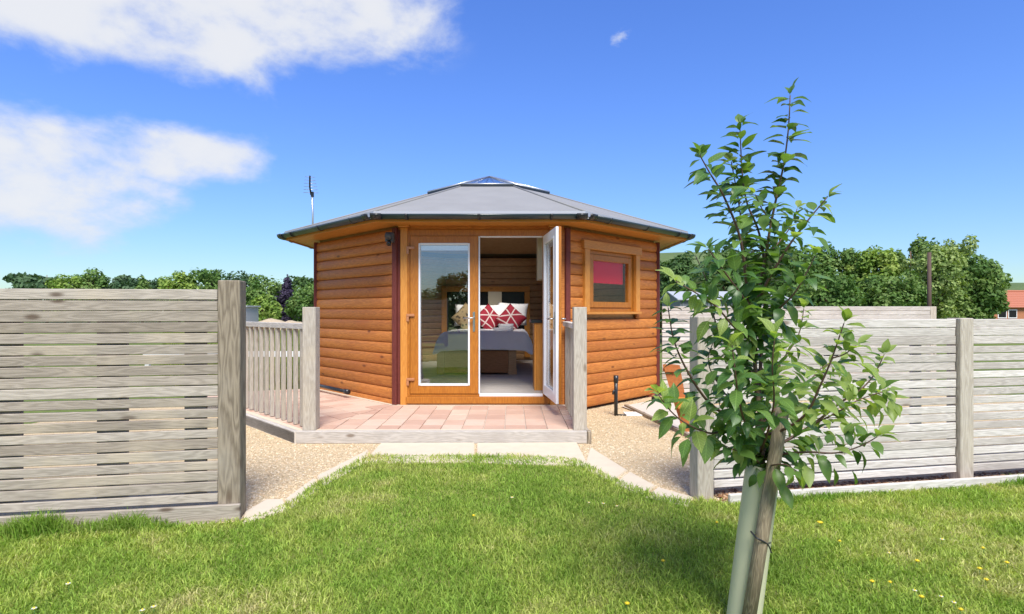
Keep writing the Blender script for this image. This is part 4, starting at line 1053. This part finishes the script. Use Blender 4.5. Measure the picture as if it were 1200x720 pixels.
for i, (p, d, s, li) in enumerate(leaves):
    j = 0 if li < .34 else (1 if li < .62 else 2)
    me = LV[j][rnd.randrange(5)]; m = leafM(p-T0, d, s)
    if i < 300:
        o = bpy.data.objects.new('leaf', me); COL.objects.link(o); o.parent = ytree; o.matrix_local = m
    else:
        rest[j].add([m @ v.co for v in me.vertices], [tuple(q.vertices) for q in me.polygons], True)
def joinstuff(mbs, mats, name):
    v, f, mi = [], [], []
    for k, mb in enumerate(mbs):
        b = len(v); v += mb.v; f += [tuple(i+b for i in q) for q in mb.f]; mi += [k]*len(mb.f)
    me = bpy.data.meshes.new(name); me.from_pydata(v, [], f)
    for m in mats: me.materials.append(m)
    me.polygons.foreach_set('material_index', mi); me.polygons.foreach_set('use_smooth', [True]*len(f)); me.update(); return me
def plainleaf(n, c):
    return leafmat(n, c, c, .32, .38)
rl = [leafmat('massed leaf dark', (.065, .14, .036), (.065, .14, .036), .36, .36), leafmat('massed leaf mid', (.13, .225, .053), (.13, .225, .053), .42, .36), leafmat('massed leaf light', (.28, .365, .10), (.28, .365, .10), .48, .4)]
fo = link('foliage', joinstuff(rest, rl, 'foliage'), ytree); tag(fo, kind='stuff')
# stake, guard tube and tie
g0, g1 = P(869, 742, 2.2), P(894, 545, 2.2)
ax = (g1-g0)
mb = MB(); seg = 28; ring = []
t_ = ax.normalized(); o1 = Vector((1, 0, 0)); o1 = (o1-t_*o1.dot(t_)).normalized(); o2 = t_.cross(o1)
prev = None
vs = []; fs = []; nr = 10
for i in range(nr+1):
    for k in range(seg):
        a = 2*math.pi*k/seg
        for r in (.063, .0605): 
            rr = r*(1+.05*math.cos(3*a)); vs.append(g0+ax*(i/nr)+(o1*math.cos(a)+o2*math.sin(a))*rr)
for i in range(nr):
    for k in range(seg):
        k2 = (k+1) % seg
        A = lambda ii, kk, q: (ii*seg+kk)*2+q
        fs += [(A(i, k, 0), A(i, k2, 0), A(i+1, k2, 0), A(i+1, k, 0)), (A(i, k, 1), A(i+1, k, 1), A(i+1, k2, 1), A(i, k2, 1))]
for k in range(seg):
    k2 = (k+1) % seg; fs.append((A(nr, k, 0), A(nr, k2, 0), A(nr, k2, 1), A(nr, k, 1)))
tag(MB().add(vs, fs, True).build('tree_guard', M['guard']), 'pale green plastic guard tube round the foot of the young tree', 'tree guard')
s0, s1 = P(873, 752, 2.10), P(919, 468, 2.10)
st = MB().tube([(0, 0, 0), (0, 0, (s1-s0).length*.5), (0, 0, (s1-s0).length)], [.025, .0245, .0235], 16).build('tree_stake', M['stake'])
st.location = s0; st.rotation_euler = (s1-s0).to_track_quat('Z', 'Y').to_euler()
tag(st, 'leaning round wooden stake in front of the tree guard', 'stake')
tc_ = P(893, 634, 2.13); tpts = []
for i in range(25):
    a = 2*math.pi*i/24
    tpts.append(tc_+Vector((math.cos(a)*.076-.004, .05+math.sin(a)*.105, -.018*math.cos(a))))
tpts = [P(882, 625, 2.075)]+[P(890, 633, 2.068), P(898, 637, 2.07), P(903, 646, 2.085)]
tie = MB().tube(smoothpath([P(880, 623, 2.12), P(886, 630, 2.075), P(893, 634, 2.07), P(899, 637, 2.085), P(903, 636, 2.13)]), .0035, 6)
tie.tube(smoothpath([P(899, 637, 2.08), P(902, 642, 2.08), P(904, 648, 2.085)]), .0028, 6)
tag(tie.build('cable_tie', M['black_pvc']), 'black cable tie round stake and tree guard', 'cable tie')

# ------------------------------------------------------------------ trees and things far off
def crown_mesh(name, clumps, nleaf, ls, cols, seed, elong=1.6, droopy=0.0, spiky=False):
    g = np.random.default_rng(seed)
    vol = np.array([c[3]*c[4]*c[5] for c in clumps])**.75; vol /= vol.sum()
    P_, D_, K_ = [], [], []
    for ci, c in enumerate(clumps):
        n = max(8, int(nleaf*vol[ci]))
        d = g.normal(size=(n, 3)); d /= np.linalg.norm(d, axis=1)[:, None]
        r = 1-np.abs(g.normal(0, .2, n)); r = np.clip(r, .15, 1.1)
        bump = np.array([mnoise.fractal(Vector(q*2.6)+Vector((seed*3.1+ci*7, 0, 0)), 1, 2, 3) for q in d])
        r = r*(1+.34*bump)
        p = np.array(c[:3])+d*r[:, None]*np.array(c[3:6])
        P_.append(p); D_.append(d)
        K_.append(np.clip(.5+g.normal(0, .22, n)+(g.random()-.5)*.8, 0, .999))
    p = np.concatenate(P_); d = np.concatenate(D_); kk = np.concatenate(K_); n = len(p)
    nrm = d+g.normal(0, .55, (n, 3))+np.array([0, 0, .35]); nrm /= np.linalg.norm(nrm, axis=1)[:, None]
    t = np.cross(nrm, g.normal(size=(n, 3)))
    t[:, 2] -= droopy; t /= np.linalg.norm(t, axis=1)[:, None]
    if spiky: t = d+g.normal(0, .35, (n, 3)); t /= np.linalg.norm(t, axis=1)[:, None]
    b = np.cross(nrm, t); b /= np.linalg.norm(b, axis=1)[:, None]
    L = ls*g.uniform(.6, 1.3, n)[:, None]; W = L/elong
    v = np.stack([p-t*L*.5, p+b*W*.5, p+t*L*.5, p-b*W*.5], 1).reshape(-1, 3)
    cols = np.array(cols); x = kk*(len(cols)-1); i0 = x.astype(int); f = (x-i0)[:, None]
    c = (cols[i0]*(1-f)+cols[np.minimum(i0+1, len(cols)-1)]*f)*g.uniform(.8, 1.2, (n, 1))
    c = np.repeat(np.concatenate([c, np.ones((n, 1))], 1), 4, axis=0)
    return npmesh(name, v, np.arange(4*n), 4, M['crown'], c)
PAL = {'dark': [(0.036, 0.081, 0.021), (0.072, 0.137, 0.035), (0.130, 0.202, 0.058)], 'mid': [(0.065, 0.137, 0.029), (0.124, 0.215, 0.049), (0.208, 0.293, 0.085)],
       'light': [(0.117, 0.208, 0.036), (0.221, 0.325, 0.058), (0.338, 0.416, 0.104)], 'willow': [(0.130, 0.208, 0.052), (0.234, 0.319, 0.091), (0.364, 0.429, 0.156)],
       'purple': [(0.021, 0.017, 0.031), (0.042, 0.031, 0.058), (0.072, 0.055, 0.098)], 'blue': [(0.039, 0.086, 0.036), (0.065, 0.124, 0.052), (0.104, 0.169, 0.078)]}
def btree(label, px0, px1, ptop, Y, pal, shape, seed, nleaf=3500, ls=.16, pbase=None, group=None, elong=1.6, droopy=0.0, name='tree', spiky=False, zb=0.0):
    rnd = random.Random(seed)
    x0, x1 = (px0-600)/FPX*Y, (px1-600)/FPX*Y; zt = CAMZ+(365-ptop)/FPX*Y; xc = (x0+x1)/2; hw = (x1-x0)/2; H = zt-zb
    t = empty(name, (xc, Y, zb)); tag(t, label, 'bush' if name == 'bush' else 'tree', group)
    cl = []
    if shape == 'round':
        c0 = .12 if name == 'bush' else .2
        cl.append((0, 0, H*.52, hw*.78, hw*.78, H*.40))
        for i in range(26):
            a = rnd.uniform(0, 6.28); z = rnd.uniform(c0, .9); q = math.sqrt(max(.05, 1-((z-.45)/.58)**2))
            s = rnd.uniform(.17, .34)
            cl.append((math.cos(a)*hw*.72*q, math.sin(a)*hw*.72*q, H*z, hw*s, hw*s, min(hw*s, H*.2)))
        cl.append((rnd.uniform(-.2, .2)*hw, 0, H*.87, hw*.34, hw*.34, H*.13))
    elif shape == 'cone':
        for i in range(14):
            f = i/13; z = .12+.82*f; r = (1-f)**.75*.8+.07; a = rnd.uniform(0, 6.28)
            cl.append((math.cos(a)*hw*.25*r, math.sin(a)*hw*.25*r, H*z, hw*r*rnd.uniform(.85, 1.1), hw*r, H*.085))
    elif shape == 'flat':
        for i in range(15):
            a = rnd.uniform(0, 6.28); q = rnd.random()**.5; z = rnd.uniform(.35, .92)-.15*q
            cl.append((math.cos(a)*hw*.75*q, math.sin(a)*hw*.6*q, H*z, hw*rnd.uniform(.25, .42), hw*.35, H*rnd.uniform(.06, .13)))
    elif shape == 'spray':
        for i in range(11):
            a = rnd.uniform(0, 6.28); q = rnd.random()**.5; z = rnd.uniform(.2, .97)
            cl.append((math.cos(a)*hw*.65*q, math.sin(a)*hw*.65*q, H*z, hw*rnd.uniform(.2, .35), hw*.3, H*rnd.uniform(.08, .16)))
    ob = link('crown', crown_mesh('crown', cl, nleaf, ls, PAL[pal], seed, elong, droopy, spiky), t)
    mb = MB(); r = max(.04, H*.022)
    top = Vector((0, 0, H*.82)); mb.tube([(0, 0, -.05), (r*.5, 0, H*.3), top], [r, r*.75, r*.2], 8)
    for c in cl[1::2]:
        st_ = Vector((0, 0, H*rnd.uniform(.15, .45))); mb.tube([st_, st_.lerp(Vector(c[:3]), .55)+Vector((0, 0, H*.03)), Vector(c[:3])], [r*.45, r*.3, r*.08], 5)
    mb.build('trunk', M['bark'], t)
    return t
GR = 'trees of the tall hedge on the right'; GL = 'distant trees on the left skyline'
# right: a continuous belt behind the shed
for i, a in enumerate([
    ('dark dense tree showing just right of the cabin eaves', 758, 830, 297, 27, 'dark', 'round', 101, 9000, .2),
    ('dark broad tree behind the grey shed and young tree', 815, 900, 287, 29, 'dark', 'round', 102, 9000, .2),
    ('dark green tree behind the top of the young tree', 880, 965, 288, 28, 'mid', 'round', 103, 9000, .2),
    ('broad mid green tree just right of the young tree', 940, 1010, 287, 29, 'mid', 'round', 104, 9000, .2),
    ('mid green round tree above the farther fence', 990, 1055, 290, 28, 'light', 'round', 105, 9000, .2),
    ('tall tree with thin wispy top left of the dark pole', 1036, 1098, 273, 29, 'mid', 'spray', 106, 5000, .17),
    ('pale feathery willow behind the dark pole', 1055, 1130, 287, 26, 'willow', 'round', 107, 9000, .17),
    ('tree with loose sprays of leaves right of the willow', 1105, 1150, 285, 29, 'willow', 'spray', 108, 3600, .15),
    ('round dark green tree at the right end of the tall hedge', 1108, 1177, 299, 27, 'mid', 'round', 109, 10000, .19),
    ]): btree(*a, group=GR)
for i, (a, b, tp_, Y, pal) in enumerate(((765, 850, 322, 23.5, 'dark'), (925, 1010, 318, 24, 'mid'), (1005, 1085, 322, 24, 'mid'))):
    btree(('low dark bush filling the foot of the hedge beside the shed', 'low bush in the hedge right of the grey shed', 'low bush in the hedge left of the dark pole')[i], a, b, tp_, Y, pal, 'round', 120+i, 6000, .17, name='bush', group='bushes at the foot of the tall hedge')
# left skyline
for i, a in enumerate([
    ('dark cypress with spreading fronds at the left end of the skyline', 18, 92, 311, 60, 'blue', 'flat', 201, 5000, .5),
    ('pale yellow green tree beside the dark cypress', 60, 92, 322, 58, 'light', 'round', 202, 2500, .33),
    ('mid green tree with a pointed top right of the pale tree', 86, 122, 316, 60, 'mid', 'round', 203, 3000, .33),
    ('dark cypress behind the middle of the left fence', 112, 166, 321, 62, 'blue', 'flat', 204, 4000, .45),
    ('small green tree with a spike top above the left fence', 150, 184, 323, 60, 'mid', 'cone', 205, 2500, .33),
    ('dark low conifer above the left fence', 172, 202, 326, 62, 'blue', 'round', 206, 2500, .38),
    ('round pale green tree left of the brown fence post', 192, 228, 318, 58, 'light', 'round', 207, 3500, .33),
    ('mid green bushy tree close left of the brown fence post', 218, 262, 315, 60, 'mid', 'round', 208, 3500, .35),
    ('dark tree directly behind the brown fence post', 246, 302, 318, 64, 'blue', 'round', 209, 3500, .4),
    ('green round tree between brown post and purple beech', 290, 332, 323, 52, 'mid', 'round', 210, 4500, .28),
    ('dark purple copper beech with pointed crown', 321, 352, 322, 50, 'purple', 'cone', 211, 4500, .28),
    ('dark green tree behind the purple beech', 330, 372, 325, 60, 'dark', 'round', 212, 3500, .35),
    ('soft green tree touching the left edge of the cabin', 342, 392, 334, 44, 'mid', 'round', 213, 4500, .25),
    ]):
    if a[5] != 'purple': a = (a[0], a[1]-6, a[2]+6, a[3]-1)+a[4:]
    btree(*a, group=GL)
for lb, a, b, tp_, Y, pal, sd in (('bright yellow green bush under the round tree', 294, 322, 345, 46, 'light', 214), ('small bright bush on the sand heap', 316, 330, 353, 43, 'light', 215), ('low green bush far left of the sand heap', 280, 300, 358, 48, 'mid', 216)):
    btree(lb, a, b, tp_, Y, pal, 'round', sd, 1500, .25, name='bush')
# far field: sheds, heaps, house, hill
def mound(cx, cy, rx, ry, h, seed):
    n = 17; vs, fs = [], []
    for j in range(n):
        for i in range(n):
            a, b = i/(n-1)*2-1, j/(n-1)*2-1; q = max(0, 1-a*a-b*b)
            vs.append((a*rx, b*ry, h*q**.9*(1+.35*mnoise.noise(Vector((a*2+seed, b*2, seed))))-.02))
    for j in range(n-1):
        for i in range(n-1): fs.append((j*n+i, j*n+i+1, (j+1)*n+i+1, (j+1)*n+i))
    return MB().add(vs, fs, True).build('sand_heap', M['mound'], None, (cx, cy, 0))
c = P(318, 0, 40); tag(mound(c.x, 40, 1.4, 2, .78, 1), 'pale sand heap left in the far field', 'heap', 'sand heaps in the far field')
c = P(343, 0, 38); tag(mound(c.x, 38, 1.1, 2, .6, 5), 'pale sand heap nearest the cabin in the far field', 'heap', 'sand heaps in the far field')
sh = empty('far_shed', (P(284, 0, 40).x, 40, 0)); tag(sh, 'pale blue grey shed far off behind the left fence post', 'shed')
bbox('wall', -.9, .25, 0, 2, 0, 1.55, M['shed_roof'], sh); bbox('roof', -1.0, .38, -.15, 2.1, 1.552, 1.66, M['shed_roof'], sh); bbox('door', -.5, -.12, -.03, -.002, .05, 1.45, M['white_paint'], sh)
bbox('window', 0, .18, -.02, -.003, .8, 1.25, M['white_paint'], sh)
shed = empty('shed', (P(797, 0, 20).x, 20, 0)); tag(shed, 'low grey boarded shed with pale sheet roof behind the far fence', 'shed')
zr, ze = P(0, 343, 21).z, P(0, 351, 20).z; Ls = P(922, 0, 20).x-P(797, 0, 20).x
mb = MB().add([(0, 0, 0), (Ls, 0, 0), (Ls, 2.4, 0), (0, 2.4, 0), (0, 0, ze), (Ls, 0, ze), (Ls, 2.4, ze), (0, 2.4, ze), (0, 1.2, zr-.03), (Ls, 1.2, zr-.03)], [(0, 1, 5, 4), (2, 3, 7, 6), (0, 4, 8, 7, 3), (1, 2, 6, 9, 5), (4, 5, 9, 8), (6, 7, 8, 9)])
mb.build('wall', M['shed_grey'], shed)
x = .08
while x < Ls: bbox('cladding_strip', x, x+.05, -.02, -.001, .02, ze-.03, M['shed_grey'], shed); x += .3
for s in (0, 1):
    y0, y1 = (-.12, 1.22) if s == 0 else (2.52, 1.18)
    MB().add([(-.12, y0, ze-.03), (Ls+.12, y0, ze-.03), (Ls+.12, y1, zr+.01), (-.12, y1, zr+.01), (-.12, y0, ze+.01), (Ls+.12, y0, ze+.01), (Ls+.12, y1, zr+.05), (-.12, y1, zr+.05)], [(3, 2, 1, 0), (4, 5, 6, 7), (0, 1, 5, 4), (1, 2, 6, 5), (2, 3, 7, 6), (3, 0, 4, 7)]).build('roof', M['shed_roof'], shed)
po = MB().tube([(0, 0, -.1), (0, 0, P(0, 296, 20).z)], [.075, .06], 10).build('pole', M['pole_wood'], None, (P(1089, 0, 20).x, 20, 0)); tag(po, 'dark upright timber pole before the willow above the far fence', 'pole')
# house with a pantiled roof at the right edge
hy_ = 60; hx0, hx1 = P(1158, 0, hy_).x, P(1260, 0, hy_).x; hz0, hz1 = P(0, 359, hy_).z, P(0, 342, hy_+3).z; Lh = hx1-hx0
house = empty('house', (hx0, hy_, 0)); tag(house, 'distant orange brick house with red pantiled roof at the right edge', 'house')
M['hbrick'] = plain('orange house brick', (.42, .17, .08), .9, var=.15); M['tile'] = plain('red clay tile', (.42, .15, .085), .85, var=.2)
bbox('wall', .3, Lh, 0, 6, 0, hz0, M['hbrick'], house)
rw_ = 9
for i in range(rw_):
    a, b = i/rw_, (i+1)/rw_
    y0, y1 = -.35+3.35*a, -.35+3.35*b; z0, z1 = hz0-.15+(hz1-hz0+.15)*a, hz0-.15+(hz1-hz0+.15)*b
    MB().add([(0, y0, z0+.06), (Lh+.3, y0, z0+.06), (Lh+.3, y1+.03, z1+.02), (0, y1+.03, z1+.02), (0, y0, z0), (Lh+.3, y0, z0), (Lh+.3, y1+.03, z1-.05), (0, y1+.03, z1-.05)], [(0, 1, 2, 3), (7, 6, 5, 4), (0, 4, 5, 1), (1, 5, 6, 2), (2, 6, 7, 3), (3, 7, 4, 0)]).build('tile_course', M['tile'], house)
MB().add([(0, 3, hz1), (Lh+.3, 3, hz1), (Lh+.3, 6.4, hz0-.15), (0, 6.4, hz0-.15)], [(0, 1, 2, 3)]).build('roof', M['tile'], house)
MB().tube([(0, 3, hz1+.05), (Lh+.3, 3, hz1+.05)], .12, 6).build('ridge_tile', M['tile'], house)
for x in (1.0, 2.1, 4.3, 6.0):
    f = bbox('window', x, x+.95, -.05, .02, .5, hz0-.35, M['white_paint'], house); f2 = bbox('pane', x+.08, x+.87, -.07, -.052, .6, hz0-.45, M['dark_void'], None); f2.parent = f; f2.location = (0, -.04, 0)
def hill(name, x0, x1, y0, y1, h, seed):
    n = 25; vs, fs = [], []
    for j in range(n):
        for i in range(n):
            a, b = i/(n-1), j/(n-1)
            e = min(1, a*6)*min(1, (1-a)*6)*math.sin(math.pi*min(1, b*.75+.02))**.8
            vs.append((x0+(x1-x0)*a, y0+(y1-y0)*b, h*e*(1+.12*mnoise.noise(Vector((a*3, b*3, seed))))-.05))
    for j in range(n-1):
        for i in range(n-1): fs.append((j*n+i, j*n+i+1, (j+1)*n+i+1, (j+1)*n+i))
    return tag(MB().add(vs, fs, True).build(name, M['hill']), kind='structure')
hill('hills', 95, 420, 110, 330, 13.5, 2.0)
hill('hills', 6, 46, 62, 130, 11.6, 4.0)
# what the door glass mirrors: a fence and trees behind the camera
board_fence('board_fence', 'grey board fence behind the viewer, mirrored in the door glass', Vector((-2.35, -6.5, 0)), R(180), [(0, 1.7), (3, 1.7)], [(.07, 2.93), (3.07, 6)], .1, 12, .13, .118, M['grey_wood'], M['post_wood'], 1.7, th=.022, vy=.03)
for i, (x, y, hh, hw_, pal) in enumerate(((-9.6, -20, 2.9, 3, 'mid'), (-6, -22, 2.6, 2.8, 'mid'), (-3.2, -20, 3.6, 1.6, 'dark'), (3.5, -22, 3.0, 3.4, 'mid'), (8.5, -21, 3.2, 3.2, 'dark'))):
    Y_ = 20.0; ptop = 365-(hh-CAMZ)*FPX/Y_
    t = btree(('dark tree at the left', 'round green tree second', 'tall dark tree', 'broad green tree', 'dark tree at the right')[i]+' behind the viewer, mirrored in the glass', 600-hw_*FPX/Y_, 600+hw_*FPX/Y_, ptop, Y_, pal, 'round', 300+i, 3500, .22, group='trees behind the viewer')
    t.location = (x, y, 0)
# long grass of the field beyond the left railing
n0 = 26000
ys = 8.9+26*RNG.random(n0)**2; xs = -ys*RNG.uniform(.32, .62, n0)
L = RNG.uniform(.12, .42, n0); tt = np.array([(.20, .24, .07)])*RNG.uniform(.6, 1.4, (n0, 1))*np.where(RNG.random((n0, 1)) < .35, np.array([[1.5, 1.2, 1.3]]), 1.0)
tag(link('meadow_grass', blades('meadow_grass', xs, ys, L, RNG.uniform(.006, .014, n0), RNG.uniform(.1, .7, n0), np.clip(tt, 0, .6), 0)), 'long dry meadow grass in the field beyond the left railing', 'grass', kind='stuff')

# ------------------------------------------------------------------ flowers in the lawn
def flower(name, label, px, py, r, col, grp):
    g = G(px, py, .06); t = empty(name, (g.x, g.y, .012), random.uniform(0, 6)); tag(t, label, 'flower', grp)
    MB().tube([(0, 0, .01), (.003, .002, .045)], .0015, 5).build('stalk', M['stem'], t)
    mb = MB()
    for k in range(13):
        a = k*2*math.pi/13
        mb.add([(0, 0, .046), (r*.6*math.cos(a-.2), r*.6*math.sin(a-.2), .05), (r*math.cos(a), r*math.sin(a), .048), (r*.6*math.cos(a+.2), r*.6*math.sin(a+.2), .05)], [(0, 1, 2, 3)])
    mb.build('petals', col, t)
    MB().tube([(0, 0, .044), (0, 0, .053)], [r*.55, r*.3], 8).build('flower_head', M['yellow'], t)
flower('dandelion', 'largest yellow dandelion, right of the tree guard near the fence', 961, 612, .02, M['yellow'], 'yellow lawn flowers')
for px, py in ((1152, 642), (1180, 659), (1156, 679), (1126, 714), (1080, 699), (1043, 682), (1075, 657), (1148, 666), (984, 634), (1022, 681), (777, 657), (735, 707), (840, 612), (555, 604)):
    flower('dandelion', 'small yellow flower in the short lawn grass', px, py, random.uniform(.009, .0135), M['yellow'], 'small yellow lawn flowers')
for px, py in ((80, 684), (180, 711), (40, 713), (167, 715), (1104, 632), (1072, 692), (1103, 699), (1118, 706), (1042, 648), (723, 593), (690, 589), (707, 590), (600, 583)):
    flower('daisy', 'small white daisy in the short lawn grass', px, py, random.uniform(.009, .013), M['daisy'], 'small white lawn daisies')
